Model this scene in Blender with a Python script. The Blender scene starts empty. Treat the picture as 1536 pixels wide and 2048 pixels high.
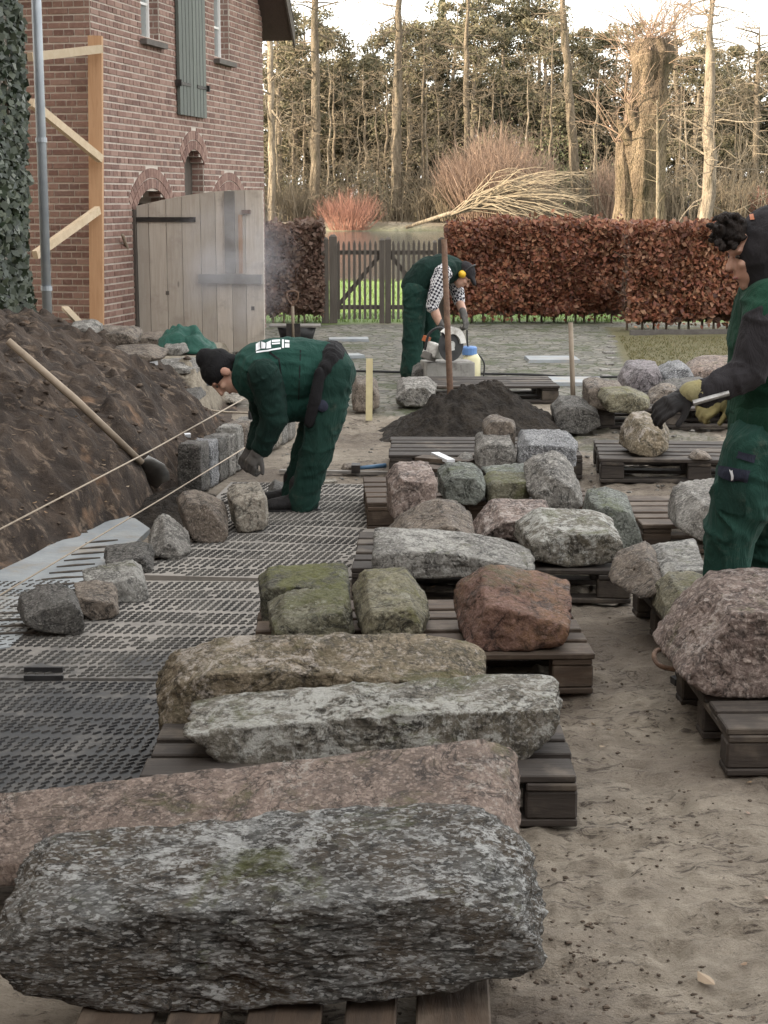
import bpy, bmesh, math, random
import numpy as np
from mathutils import Vector, Matrix, noise
from mathutils.bvhtree import BVHTree

random.seed(7)
RS = np.random.RandomState(11)
scene = bpy.context.scene
COL = scene.collection

# ------------------------------------------------------------------ camera
FPX, HOR, CAMH = 3300.0, 400.0, 1.70
PITCH = math.atan((1024 - HOR) / FPX)
cam = bpy.data.cameras.new('camera')
cam.sensor_fit = 'VERTICAL'; cam.sensor_height = 36.0; cam.sensor_width = 27.0
cam.lens = FPX / 2048 * 36.0
cam.clip_start = 0.1; cam.clip_end = 2000
camo = bpy.data.objects.new('camera', cam); COL.objects.link(camo)
camo.location = (0, 0, CAMH); camo.rotation_euler = (math.pi / 2 - PITCH, 0, 0)
scene.camera = camo

# ------------------------------------------------------------------ light
SUN_DIR = Vector((0.93, 0.28, -0.33)).normalized()          # travel direction of the light
world = bpy.data.worlds.new('World'); scene.world = world; world.use_nodes = True
wn = world.node_tree; wn.nodes.clear()
sky = wn.nodes.new('ShaderNodeTexSky'); sky.sky_type = 'NISHITA'; sky.sun_disc = False
sky.sun_elevation = math.asin(-SUN_DIR.z)
sky.sun_rotation = math.atan2(-SUN_DIR.x, -SUN_DIR.y) % (2 * math.pi)
sky.air_density = 1.0; sky.dust_density = 3.0; sky.ozone_density = 1.0
# thin broken winter cloud over the whole dome (white, same everywhere)
tcw = wn.nodes.new('ShaderNodeTexCoord')
cln = wn.nodes.new('ShaderNodeTexNoise'); cln.inputs['Scale'].default_value = 2.2; cln.inputs['Detail'].default_value = 6
clr = wn.nodes.new('ShaderNodeMapRange'); clr.inputs[1].default_value = .30; clr.inputs[2].default_value = .62
clr.inputs[3].default_value = .55; clr.inputs[4].default_value = .95
mixw = wn.nodes.new('ShaderNodeMix'); mixw.data_type = 'RGBA'
mixw.inputs[7].default_value = (5.9, 5.75, 5.5, 1)
bg = wn.nodes.new('ShaderNodeBackground'); bg.inputs['Strength'].default_value = 0.10
wo = wn.nodes.new('ShaderNodeOutputWorld')
wn.links.new(tcw.outputs['Generated'], cln.inputs['Vector'])
wn.links.new(cln.outputs[0], clr.inputs[0]); wn.links.new(clr.outputs[0], mixw.inputs[0])
wn.links.new(sky.outputs[0], mixw.inputs[6]); wn.links.new(mixw.outputs[2], bg.inputs[0])
wn.links.new(bg.outputs[0], wo.inputs[0])
sl = bpy.data.lights.new('sun', 'SUN'); sl.energy = 2.9; sl.angle = math.radians(0.6); sl.color = (1.0, 0.84, 0.64)
so = bpy.data.objects.new('sun', sl); COL.objects.link(so)
so.rotation_euler = SUN_DIR.to_track_quat('-Z', 'Y').to_euler(); so.location = (-20, -10, 12)
scene.view_settings.view_transform = 'Standard'; scene.view_settings.look = 'None'
scene.view_settings.gamma = 1.0; scene.view_settings.exposure = 2.4
scene.render.resolution_x = 768; scene.render.resolution_y = 1024
try:
    scene.cycles.volume_step_rate = 2.0; scene.cycles.volume_max_steps = 64
except Exception: pass

# ------------------------------------------------------------------ pixel helpers (directions only)
SP, CP = math.sin(PITCH), math.cos(PITCH)
def ray(px, py):
    u, v = px - 768.0, 1024.0 - py
    return Vector((u, v * SP + FPX * CP, v * CP - FPX * SP))
def P(px, py, D):                       # point on the vertical plane Y = D
    d = ray(px, py); return Vector((0, 0, CAMH)) + d * (D / d.y)
def G(px, py, z=0.0):                   # point on the level z
    d = ray(px, py); return Vector((0, 0, CAMH)) + d * ((z - CAMH) / d.z)
def GD(py, z=0.0): return G(768, py, z).y

# ------------------------------------------------------------------ object helpers
WLOC = {}
def thing(name, label, cat, loc=(0, 0, 0), group=None, rz=0.0):
    o = bpy.data.objects.new(name, None); COL.objects.link(o)
    o.location = loc; o.rotation_euler = (0, 0, rz); o.empty_display_size = .1
    o['label'] = label; o['category'] = cat
    if group: o['group'] = group
    WLOC[o.name] = Vector(loc)
    return o
def tag(o, label, cat, group=None):
    o['label'] = label; o['category'] = cat
    if group: o['group'] = group
    return o
def struct(o): o['kind'] = 'structure'; return o
def stuff(o): o['kind'] = 'stuff'; return o
def mesh_from(name, V, F, smooth=False):
    me = bpy.data.meshes.new(name)
    if isinstance(V, np.ndarray) and isinstance(F, np.ndarray):
        n, k = F.shape
        me.vertices.add(len(V)); me.vertices.foreach_set('co', V.astype(np.float32).ravel())
        me.loops.add(n * k); me.loops.foreach_set('vertex_index', F.astype(np.int32).ravel())
        me.polygons.add(n); me.polygons.foreach_set('loop_start', np.arange(0, n * k, k, dtype=np.int32))
        me.polygons.foreach_set('loop_total', np.full(n, k, dtype=np.int32))
        me.update(calc_edges=True); me.validate()
    else:
        me.from_pydata([tuple(v) for v in V], [], F); me.update()
    if smooth:
        me.polygons.foreach_set('use_smooth', np.ones(len(me.polygons), dtype=bool))
    return me
def mk(name, V, F, mat, parent=None, smooth=False, local=False):
    """one mesh object; V in world coordinates (or in the parent's if local)"""
    A = np.array([tuple(v) for v in V], dtype=float) if not isinstance(V, np.ndarray) else V
    if local: org = np.zeros(3)
    else:
        lo, hi = A.min(0), A.max(0); org = np.array([(lo[0] + hi[0]) / 2, (lo[1] + hi[1]) / 2, lo[2]])
    B = A - org
    me = mesh_from(name, B, F, smooth) if isinstance(F, np.ndarray) else mesh_from(name, [tuple(b) for b in B], F, smooth)
    me.materials.append(mat)
    o = bpy.data.objects.new(name, me); COL.objects.link(o)
    if parent is not None:
        o.parent = parent
        if not local:
            w = Vector(org); p = parent; wl = WLOC[p.name]
            o.location = w - wl
    else: o.location = org
    WLOC[o.name] = Vector(org) if not local else (WLOC[parent.name].copy() if parent else Vector())
    return o
def dup(o, parent=None, loc=None, rot=None):
    c = o.copy(); COL.objects.link(c)
    if parent is not None: c.parent = parent
    if loc is not None: c.location = loc
    if rot is not None: c.rotation_euler = rot
    return c

class MB:
    def __init__(s): s.V = []; s.F = []
    def add(s, V, F):
        b = len(s.V); s.V += [Vector(v) for v in V]; s.F += [tuple(i + b for i in f) for f in F]; return s
    def box(s, c, size, R=None, taper=1.0):
        hx, hy, hz = [q / 2 for q in size]; c = Vector(c); v = []
        for z in (-1, 1):
            k = taper if z > 0 else 1.0
            for x, y in ((-1, -1), (1, -1), (1, 1), (-1, 1)):
                p = Vector((x * hx * k, y * hy * k, z * hz))
                if R is not None: p = R @ p
                v.append(c + p)
        return s.add(v, [(3, 2, 1, 0), (4, 5, 6, 7), (0, 1, 5, 4), (1, 2, 6, 5), (2, 3, 7, 6), (3, 0, 4, 7)])
    def beam(s, a, b, w, t, up=(0, 0, 1)):
        a, b = Vector(a), Vector(b); d = (b - a); L = d.length; d.normalize()
        sx = d.cross(Vector(up)); sx = sx.normalized() if sx.length > 1e-6 else Vector((1, 0, 0)); u = sx.cross(d)
        R = Matrix((sx, d, u)).transposed()
        return s.box((a + b) / 2, (w, L, t), R)
    def tube(s, pts, rad, n=8, cap=True):
        pts = [Vector(p) for p in pts]; m = len(pts)
        if not hasattr(rad, '__len__'): rad = [rad] * m
        v = []; f = []; ref = None
        for i in range(m):
            t = (pts[min(i + 1, m - 1)] - pts[max(i - 1, 0)])
            t = t.normalized() if t.length > 1e-9 else Vector((0, 0, 1))
            if ref is None:
                ref = Vector((1, 0, 0)) if abs(t.x) < .8 else Vector((0, 1, 0))
            a = (ref - t * ref.dot(t)).normalized(); b = t.cross(a); ref = a
            for k in range(n):
                an = 2 * math.pi * k / n
                v.append(pts[i] + (a * math.cos(an) + b * math.sin(an)) * rad[i])
        for i in range(m - 1):
            for k in range(n):
                k2 = (k + 1) % n
                f.append((i * n + k, i * n + k2, (i + 1) * n + k2, (i + 1) * n + k))
        if cap:
            f.append(tuple(range(n - 1, -1, -1))); f.append(tuple(range((m - 1) * n, m * n)))
        return s.add(v, f)
    def prism(s, poly, off):            # poly: list of 3D points, extruded by vector off
        n = len(poly); off = Vector(off); v = [Vector(p) for p in poly] + [Vector(p) + off for p in poly]
        f = [tuple(range(n - 1, -1, -1)), tuple(range(n, 2 * n))]
        f += [(i, (i + 1) % n, n + (i + 1) % n, n + i) for i in range(n)]
        return s.add(v, f)
    def build(s, name, mat, parent=None, smooth=False, local=False):
        return mk(name, s.V, s.F, mat, parent, smooth, local)

# numpy value noise ---------------------------------------------------------
def _h(ix, iy, s):
    n = (ix * 374761393 + iy * 668265263 + s * 69069) & 0x7fffffff
    n = ((n ^ (n >> 13)) * 1274126177) & 0x7fffffff
    return ((n ^ (n >> 16)) & 0xffff) / 65535.0
def vn(x, y, s=0):
    x = np.asarray(x, float); y = np.asarray(y, float)
    ix = np.floor(x).astype(np.int64); iy = np.floor(y).astype(np.int64); fx = x - ix; fy = y - iy
    fx = fx * fx * (3 - 2 * fx); fy = fy * fy * (3 - 2 * fy)
    a = _h(ix, iy, s); b = _h(ix + 1, iy, s); c = _h(ix, iy + 1, s); d = _h(ix + 1, iy + 1, s)
    return (a * (1 - fx) + b * fx) * (1 - fy) + (c * (1 - fx) + d * fx) * fy - .5
def fbm(x, y, o=4, s=0):
    r = 0; a = 1.0
    for i in range(o):
        r = r + a * vn(x * 2 ** i + 17.3 * i, y * 2 ** i + 5.1 * i, s + i); a *= .5
    return r
def sst(a, b, x):
    t = np.clip((np.asarray(x, float) - a) / (b - a), 0, 1); return t * t * (3 - 2 * t)

# ------------------------------------------------------------------ materials
def L(r, g, b):                        # sRGB 0..255 -> linear
    f = lambda c: ((c / 255 + .055) / 1.055) ** 2.4 if c > 10 else c / 255 / 12.92
    return (f(r), f(g), f(b))
def c4(c): return (c[0], c[1], c[2], 1)
class NT:
    def __init__(s, name):
        s.m = bpy.data.materials.new(name); s.m.use_nodes = True; s.t = s.m.node_tree; s.n = s.t.nodes
        s.b = s.n['Principled BSDF']
        s.tc = s.n.new('ShaderNodeTexCoord'); s.b.inputs['Specular IOR Level'].default_value = .35
    def lk(s, a, b): s.t.links.new(a, b)
    def coords(s, kind='Object', scale=(1, 1, 1), rnd=True):
        mp = s.n.new('ShaderNodeMapping'); mp.inputs['Scale'].default_value = scale
        src = s.tc.outputs[kind]
        if rnd:
            oi = s.n.new('ShaderNodeObjectInfo'); mu = s.n.new('ShaderNodeMath'); mu.operation = 'MULTIPLY'; mu.inputs[1].default_value = 37.0
            va = s.n.new('ShaderNodeVectorMath'); va.operation = 'ADD'
            s.lk(oi.outputs['Random'], mu.inputs[0]); s.lk(src, va.inputs[0]); s.lk(mu.outputs[0], va.inputs[1]); src = va.outputs[0]
        s.lk(src, mp.inputs[0]); return mp.outputs[0]
    def noise(s, vec, scale, detail=5, rough=.6, dist=0):
        q = s.n.new('ShaderNodeTexNoise'); q.inputs['Scale'].default_value = scale; q.inputs['Detail'].default_value = detail
        q.inputs['Roughness'].default_value = rough; q.inputs['Distortion'].default_value = dist
        if vec is not None: s.lk(vec, q.inputs['Vector'])
        return q.outputs[0]
    def voro(s, vec, scale, feat='F1', out=0):
        q = s.n.new('ShaderNodeTexVoronoi'); q.feature = feat; q.inputs['Scale'].default_value = scale
        s.lk(vec, q.inputs['Vector']); return q.outputs[out]
    def rng(s, v, a, b, c=0.0, d=1.0, smooth=True):
        q = s.n.new('ShaderNodeMapRange'); q.interpolation_type = 'SMOOTHSTEP' if smooth else 'LINEAR'
        q.inputs[1].default_value = a; q.inputs[2].default_value = b; q.inputs[3].default_value = c; q.inputs[4].default_value = d
        s.lk(v, q.inputs[0]); return q.outputs[0]
    def math(s, op, a, b=None):
        q = s.n.new('ShaderNodeMath'); q.operation = op
        for i, x in enumerate((a, b)):
            if x is None: continue
            if isinstance(x, (int, float)): q.inputs[i].default_value = x
            else: s.lk(x, q.inputs[i])
        return q.outputs[0]
    def mix(s, fac, a, b, mode='MIX'):
        q = s.n.new('ShaderNodeMix'); q.data_type = 'RGBA'; q.blend_type = mode
        for i, x in ((0, fac), (6, a), (7, b)):
            if isinstance(x, (int, float)): q.inputs[i].default_value = x
            elif isinstance(x, (tuple, list)): q.inputs[i].default_value = c4(x)
            else: s.lk(x, q.inputs[i])
        return q.outputs[2]
    def bump(s, h, strength=.5, dist=.02, prev=None):
        q = s.n.new('ShaderNodeBump'); q.inputs['Strength'].default_value = strength; q.inputs['Distance'].default_value = dist
        s.lk(h, q.inputs['Height'])
        if prev is not None: s.lk(prev, q.inputs['Normal'])
        return q.outputs[0]
    def attr(s, name):
        q = s.n.new('ShaderNodeAttribute'); q.attribute_name = name; return q
    def island(s): return s.n.new('ShaderNodeNewGeometry').outputs['Random Per Island']
    def rnd(s): return s.n.new('ShaderNodeObjectInfo').outputs['Random']
    def nz(s):
        g = s.n.new('ShaderNodeNewGeometry'); x = s.n.new('ShaderNodeSeparateXYZ'); s.lk(g.outputs['Normal'], x.inputs[0]); return x.outputs[2]
    def ramp(s, v, stops):
        q = s.n.new('ShaderNodeValToRGB'); e = q.color_ramp.elements
        e[0].position = stops[0][0]; e[0].color = c4(stops[0][1]); e[1].position = stops[-1][0]; e[1].color = c4(stops[-1][1])
        for p, c in stops[1:-1]:
            k = e.new(p); k.color = c4(c)
        s.lk(v, q.inputs[0]); return q.outputs[0]
    def out(s, col=None, rough=None, nrm=None, metal=None):
        for k, x in (('Base Color', col), ('Roughness', rough), ('Normal', nrm), ('Metallic', metal)):
            if x is None: continue
            if isinstance(x, (int, float)): s.b.inputs[k].default_value = x
            elif isinstance(x, (tuple, list)): s.b.inputs[k].default_value = c4(x)
            else: s.lk(x, s.b.inputs[k])
        return s.m

def m_plain(name, c1, c2, scale=8, rough=.8, bump=.3, stretch=(1, 1, 1), metal=0, dirt=None, bdist=.01):
    t = NT(name); v = t.coords('Object', stretch); n = t.noise(v, scale, 6); n2 = t.noise(v, scale * 5, 4)
    col = t.mix(t.rng(n, .3, .7), c1, c2)
    if dirt is not None:
        col = t.mix(t.rng(t.noise(v, scale * .6, 7, .7), .5, .66), col, dirt)
    nm = t.bump(n2, bump, bdist); nm = t.bump(n, bump, bdist * 2, nm)
    return t.out(col, rough, nm, metal)

def m_rock(name, c1, c2, c3, lichen=None, la=.5, moss=None, ma=.5, scale=1.0, stretch=(1, 1, 1), bump=.8, speck=.3, grain=None, dark=.22):
    """c1/c2 patches, c3 mineral grains, dark stains and seams deepened into painted crevice shade, pale crust lichen in colonies, moss on upward faces"""
    t = NT(name); v = t.coords('Object', stretch); vi = t.coords('Object')
    big = t.noise(vi, 3.0 * scale, 6, .62, .8); mid = t.noise(v, 16 * scale, 9, .76, .5); fine = t.noise(v, 62 * scale, 7, .76, .3); stain_shade = t.noise(vi, 6.5 * scale, 9, .78, 1.0)
    col = t.mix(t.rng(big, .36, .64), c1, c2)
    col = t.mix(t.rng(mid, .50, .66, 0, .9), col, c3)
    dk = tuple(x * dark for x in c1)  # darks and pale grains pushed apart to paint in shade and highlight contrast
    col = t.mix(t.rng(mid, .50, .36, 0, .9), col, dk)
    col = t.mix(t.rng(stain_shade, .52, .64, 0, .85), col, tuple(x * .26 for x in c2))
    col = t.mix(t.rng(fine, .54, .68, 0, .65), col, tuple(min(.75, x * 1.45 + .02) for x in c3))
    col = t.mix(t.rng(fine, .46, .34, 0, .75), col, tuple(x * .18 for x in c1))
    seam = t.math('ABSOLUTE', t.math('SUBTRACT', t.noise(v, 4.2 * scale, 6, .6, 1.2), .5))
    col = t.mix(t.rng(seam, .016, .002, 0, .75), col, tuple(x * .12 for x in c1))
    gv = t.voro(v, 120 * scale, 'F1', 1)
    sx = t.n.new('ShaderNodeSeparateColor'); t.lk(gv, sx.inputs[0])
    col = t.mix(t.rng(sx.outputs[0], .74, .92, 0, speck), col, tuple(min(.8, x * 1.7 + .03) for x in c3))
    if lichen is not None:
        l1 = t.noise(v, 9 * scale, 10, .80, 1.0); l2 = t.noise(v, 36 * scale, 8, .78, .5); l3 = t.noise(vi, 2.6 * scale, 4, .6)
        s_ = t.math('ADD', t.math('MULTIPLY', l1, .45), t.math('MULTIPLY', l2, .35)); s_ = t.math('ADD', s_, t.math('MULTIPLY', l3, .2))
        s_ = t.math('ADD', s_, t.math('MULTIPLY', t.nz(), .035))
        th = .60 - .13 * la
        lc = t.mix(fine, tuple(x * .60 for x in lichen), tuple(min(.85, x * 1.25) for x in lichen))
        col = t.mix(t.rng(s_, th, th + .055, 0, .88), col, lc)
    if moss is not None:
        s_ = t.math('ADD', t.noise(vi, 5 * scale, 9, .76, .6), t.math('MULTIPLY', t.nz(), .10))
        th = .66 - .18 * ma
        mc = t.mix(fine, tuple(x * .25 for x in moss), tuple(x * 1.7 for x in moss))
        col = t.mix(t.rng(s_, th, th + .15, 0, .82), col, mc)
    hgt = t.math('ADD', t.math('MULTIPLY', mid, .65), t.math('MULTIPLY', fine, .45))
    nm = t.bump(hgt, 1.0, .045 * bump + .02); nm = t.bump(t.rng(seam, 0, .03), .6, .02, nm)
    return t.out(col, t.rng(mid, .3, .7, .5, .88), nm)

def m_wood(name, c1, c2, rough=.8, grain=(1, 1, 1), dirt=None, bump=.4, knots=False):
    """grain: small factor on the long axis"""
    t = NT(name); v = t.coords('Object', grain); n = t.noise(v, 22, 6, .62, 1.2); f = t.noise(v, 110, 4)
    v2 = t.coords('Object'); w = t.noise(v2, 5, 5)
    col = t.mix(t.rng(n, .33, .68), c1, c2)
    col = t.mix(t.rng(t.rnd(), 0, 1, 0, .55), col, tuple(x * .5 for x in c1))
    if dirt is not None: col = t.mix(t.rng(w, .5, .68, 0, .9), col, dirt)
    if knots:
        k = t.voro(t.coords('Object', (3.2, 3.2, 1.0)), 2.2, 'F1', 0); col = t.mix(t.rng(k, .10, .05, 0, .8), col, tuple(x * .3 for x in c1))
    nm = t.bump(n, bump, .012); nm = t.bump(f, .3, .004, nm)
    return t.out(col, rough, nm)

M = {}
# ------------------------------------------------------------------ material library
def make_ground():
    t = NT('sandy_ground'); v = t.coords('Object', (1, 1, 1), False)
    z = t.attr('zone'); sep = t.n.new('ShaderNodeSeparateColor'); t.lk(z.outputs['Color'], sep.inputs[0])
    big = t.noise(v, .9, 5); mid = t.noise(v, 7, 7, .7, .5); fine = t.noise(v, 45, 6, .7); grit = t.noise(v, 190, 3)
    sand = t.mix(t.rng(mid, .35, .65), (.30, .255, .20), (.42, .365, .295))
    sand = t.mix(t.rng(big, .42, .62), sand, (.19, .155, .122))
    st = t.noise(t.coords('Object', (.6, 1.5, 1), False), 19, 9, .78, .9)
    pt_ = t.noise(v, 2.1, 6, .66, .4)
    sand = t.mix(t.rng(t.math('ADD', st, t.math('MULTIPLY', pt_, .30)), .675, .77, 0, .9), sand, (.070, .052, .040))
    sand = t.mix(t.rng(pt_, .54, .66, 0, .45), sand, (.15, .118, .092))
    sand = t.mix(t.rng(fine, .62, .72, 0, .7), sand, (.07, .055, .04))
    sand = t.mix(t.rng(grit, .64, .70, 0, .6), sand, (.46, .41, .35))
    # worn setts with grit and moss in the joints
    vo = t.voro(v, 7.5, 'DISTANCE_TO_EDGE', 0); vc = t.voro(v, 7.5, 'F1', 1)
    cs = t.n.new('ShaderNodeSeparateColor'); t.lk(vc, cs.inputs[0])
    cob = t.mix(cs.outputs[0], (.15, .145, .13), (.30, .285, .255))
    cob = t.mix(t.rng(vo, .10, .03), cob, (.09, .095, .06))
    cob = t.mix(t.rng(mid, .5, .64, 0, .75), cob, (.33, .30, .25))
    cob = t.mix(t.rng(t.noise(v, 1.6, 6, .68), .50, .62, 0, .7), cob, (.085, .105, .045))
    cob = t.mix(t.rng(t.noise(v, 4.5, 6, .7), .60, .68, 0, .8), cob, (.055, .05, .04))
    # lawn, moss
    gr = t.mix(t.rng(mid, .3, .7), (.10, .17, .035), (.17, .25, .06)); gr = t.mix(t.rng(fine, .55, .7, 0, .5), gr, (.16, .14, .07))
    mo = t.mix(t.rng(mid, .35, .65), (.13, .125, .055), (.19, .165, .09)); mo = t.mix(t.rng(fine, .52, .68, 0, .7), mo, (.075, .08, .03))
    # forest floor with leaf litter
    fo = t.mix(t.rng(mid, .3, .7), (.07, .052, .03), (.12, .09, .05))
    col = t.mix(sep.outputs[0], sand, cob); col = t.mix(sep.outputs[1], col, gr)
    col = t.mix(sep.outputs[2], col, fo); col = t.mix(z.outputs['Alpha'], mo, col)
    h = t.math('ADD', t.math('MULTIPLY', st, .8), t.math('MULTIPLY', fine, .5))
    nm = t.bump(h, 1.0, .05); nm = t.bump(grit, .6, .008, nm)
    return t.out(col, t.rng(mid, .3, .7, .72, .95), nm)
M['ground'] = make_ground()

def make_soil():
    t = NT('dug_soil'); v = t.coords('Object', (1, 1, 1), False)
    z = t.attr('zone'); sep = t.n.new('ShaderNodeSeparateColor'); t.lk(z.outputs['Color'], sep.inputs[0])
    mid = t.noise(v, 5, 7, .7, .6); fine = t.noise(v, 38, 6, .72); str_ = t.noise(t.coords('Object', (.6, 3.0, 2.2), False), 6, 7, .7, .5)
    c = t.mix(t.rng(mid, .38, .62), (.028, .021, .017), (.064, .047, .036))
    c = t.mix(t.rng(str_, .53, .66, 0, .8), c, (.18, .135, .10))
    c = t.mix(t.rng(fine, .58, .70, 0, .7), c, (.020, .016, .013))
    c = t.mix(t.rng(t.noise(v, 2.3, 4), .60, .72, 0, .6), c, (.27, .165, .10))
    c = t.mix(t.math('MULTIPLY', sep.outputs[0], t.rng(mid, .2, .5, .5, 1)), c, t.mix(t.rng(fine, .3, .7), (.17, .145, .11), (.30, .265, .21)))
    nm = t.bump(t.math('ADD', mid, t.math('MULTIPLY', fine, .6)), .8, .035)
    return t.out(c, .95, nm)
M['soil'] = make_soil()
M['heap'] = m_plain('heap_soil', (.020, .016, .013), (.052, .042, .033), 11, .97, 1.0, bdist=.05)
M['soil_lump'] = m_plain('soil_lump', (.045, .034, .027), (.12, .09, .068), 25, .97, .6)
M['clod'] = m_plain('soil_clod', (.06, .045, .034), (.13, .10, .075), 30, .97, .6)

def make_mat():
    t = NT('mat_rubber'); v = t.coords('Object', (1, 1, 1), False)
    n = t.noise(v, 3.2, 8, .7, .4); m = t.noise(v, 14, 6, .7); d = t.attr('dust')
    s_ = t.math('ADD', t.math('ADD', t.math('MULTIPLY', n, .7), t.math('MULTIPLY', m, .3)), t.math('MULTIPLY', d.outputs['Fac'], .32))
    col = t.mix(t.rng(s_, .52, .92), (.026, .028, .031), (.235, .218, .198))
    nm = t.bump(m, .25, .006)
    return t.out(col, t.rng(s_, .45, .7, .42, .92), nm)
M['mat'] = make_mat()
M['stud'] = m_plain('stud_rubber', (.018, .018, .020), (.060, .057, .053), 6, .6, .2)
M['stud_dusty'] = m_plain('stud_rubber_dusty', (.030, .029, .028), (.10, .094, .085), 5, .8, .2)
M['concrete'] = m_plain('wet_concrete', (.19, .21, .225), (.27, .29, .30), 5, .55, .3, dirt=(.24, .22, .19))
M['block_concrete'] = m_plain('block_concrete', (.22, .215, .20), (.31, .30, .28), 9, .85, .4, dirt=(.13, .12, .11))
M['groove'] = m_plain('groove_mud', (.05, .045, .04), (.10, .085, .07), 20, .9, .3)

# rocks
M['gneiss'] = m_rock('rock_gneiss', (.135, .138, .132), (.10, .074, .048), (.32, .325, .32), (.64, .65, .64), .40, (.11, .12, .035), .16, 1.1, (.8, 1.2, 2.2), 1.0, .6, dark=.12)
M['tanlichen'] = m_rock('rock_tan', (.25, .20, .13), (.14, .115, .07), (.34, .28, .205), (.56, .50, .44), .45, (.11, .10, .03), .36, .9, bump=.9)
M['greylichen'] = m_rock('rock_greylichen', (.21, .195, .16), (.14, .12, .085), (.33, .31, .28), (.60, .60, .56), .60, (.11, .115, .04), .28, .9, bump=.9)
M['pinkslab'] = m_rock('rock_pinkslab', (.27, .20, .165), (.18, .135, .11), (.40, .32, .27), (.52, .47, .42), .30, (.12, .11, .045), .25, 1.0, bump=.7)
M['pink'] = m_rock('rock_pink', (.29, .22, .19), (.20, .145, .125), (.46, .38, .335), (.60, .53, .49), .42, (.14, .14, .05), .10, .8, bump=1.0, speck=.35)
M['redbrown'] = m_rock('rock_redbrown', (.19, .105, .080), (.27, .15, .085), (.24, .145, .12), (.30, .22, .17), .08, (.12, .11, .045), .22, .8, bump=.9)
M['mossy'] = m_rock('rock_mossy', (.19, .18, .125), (.14, .13, .08), (.27, .26, .20), (.44, .44, .36), .25, (.125, .13, .042), .74, 1.0, bump=.9)
M['mossdark'] = m_rock('rock_mossdark', (.10, .094, .066), (.065, .062, .042), (.15, .145, .105), (.30, .30, .24), .2, (.15, .155, .042), .85, 1.0, bump=.9)
M['green'] = m_rock('rock_greengrey', (.20, .215, .19), (.15, .165, .14), (.30, .315, .29), (.43, .45, .40), .32, (.12, .14, .06), .30, 1.0, bump=.8)
M['grey'] = m_rock('rock_grey', (.28, .265, .24), (.17, .16, .145), (.38, .36, .33), (.58, .56, .52), .34, None, 0, 1.0, bump=.8)
M['greydark'] = m_rock('rock_greydark', (.15, .14, .13), (.11, .105, .095), (.23, .22, .20), (.36, .35, .33), .14, None, 0, 1.1, bump=.8)
M['brownstone'] = m_rock('rock_brown', (.15, .12, .095), (.23, .19, .155), (.29, .245, .20), (.46, .42, .37), .22, None, 0, .9, bump=.8)
M['blue'] = m_rock('rock_bluegranite', (.27, .275, .285), (.19, .195, .205), (.40, .40, .41), (.52, .52, .52), .32, None, 0, 1.5, bump=.8, speck=.6)
M['pale'] = m_rock('rock_palesand', (.40, .36, .30), (.32, .28, .23), (.48, .44, .38), (.56, .53, .48), .25, None, 0, .9, bump=.9)
M['purple'] = m_rock('rock_purple', (.26, .235, .245), (.21, .185, .19), (.33, .30, .31), (.42, .40, .40), .14, None, 0, 1.0, bump=.7)
M['yellowmoss'] = m_rock('rock_yellowmoss', (.24, .22, .15), (.19, .17, .11), (.31, .29, .21), (.42, .41, .32), .26, (.185, .175, .07), .66, 1.0, bump=.8)
M['palegrey'] = m_rock('rock_palegrey', (.33, .32, .295), (.22, .21, .19), (.42, .41, .385), (.58, .57, .53), .45, (.15, .155, .07), .18, 1.0, bump=.8)

# timber
M['pallet'] = m_wood('pallet_wood', (.048, .039, .033), (.026, .021, .018), .75, (.12, 1, 1), (.095, .078, .062))
M['pallet2'] = m_wood('pallet_wood_brown', (.080, .055, .038), (.044, .032, .024), .75, (.12, 1, 1), (.11, .085, .064))
M['timber'] = m_wood('fresh_timber', (.44, .27, .155), (.36, .205, .11), .75, (1, 1, .08), None, .2, False)
M['timber_pale'] = m_wood('pale_timber', (.56, .46, .33), (.46, .36, .24), .75, (.6, .6, .6), None, .2)
M['door_wood'] = m_wood('door_boards', (.52, .47, .41), (.42, .37, .315), .85, (1.3, 1.3, .09), (.33, .29, .25), .35, True)
M['gate_wood'] = m_wood('gate_wood', (.12, .105, .09), (.085, .073, .062), .85, (1, 1, .1))
M['dark_wood'] = m_wood('dark_wood', (.065, .055, .048), (.10, .085, .072), .85, (1, 1, .1))
M['grey_wood'] = m_wood('grey_wood', (.22, .205, .185), (.15, .14, .13), .85, (.2, .2, .2))
M['handle'] = m_wood('ash_handle', (.33, .27, .205), (.24, .19, .14), .7, (.3, .3, .3), None, .15)
M['soffit'] = m_wood('roof_soffit', (.085, .060, .047), (.058, .042, .034), .8, (1, 1, .2))

# masonry
def make_brick():
    t = NT('red_brick'); v = t.coords('Object'); n = t.noise(v, 30, 5); g = t.noise(v, 140, 3)
    r = t.rnd(); i = t.island(); k = t.math('FRACT', t.math('ADD', t.math('MULTIPLY', i, 1.0), t.math('MULTIPLY', r, 7.31)))
    c = t.ramp(k, [(0, (.13, .074, .062)), (.3, (.18, .104, .085)), (.6, (.22, .135, .11)), (.85, (.26, .17, .14)), (1, (.145, .09, .078))])
    c = t.mix(t.rng(n, .45, .75, 0, .5), c, (.34, .24, .20))
    big = t.noise(t.tc.outputs['Object'], 1.2, 4)
    c = t.mix(t.rng(g, .55, .75, 0, .35), c, (.10, .06, .05))
    return t.out(c, .9, t.bump(t.math('ADD', n, g), .5, .004))
M['brick'] = make_brick()
M['mortar'] = m_plain('lime_mortar', (.42, .37, .325), (.50, .445, .395), 9, .95, .4)
M['white_paint'] = m_plain('white_paint', (.74, .74, .73), (.66, .66, .65), 9, .5, .1)
M['shutter'] = m_wood('green_shutter_paint', (.125, .14, .125), (.10, .112, .10), .65, (1, 1, .15), None, .2)
M['iron'] = m_plain('black_iron', (.022, .021, .021), (.045, .038, .034), 18, .55, .3, metal=.3)
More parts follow.
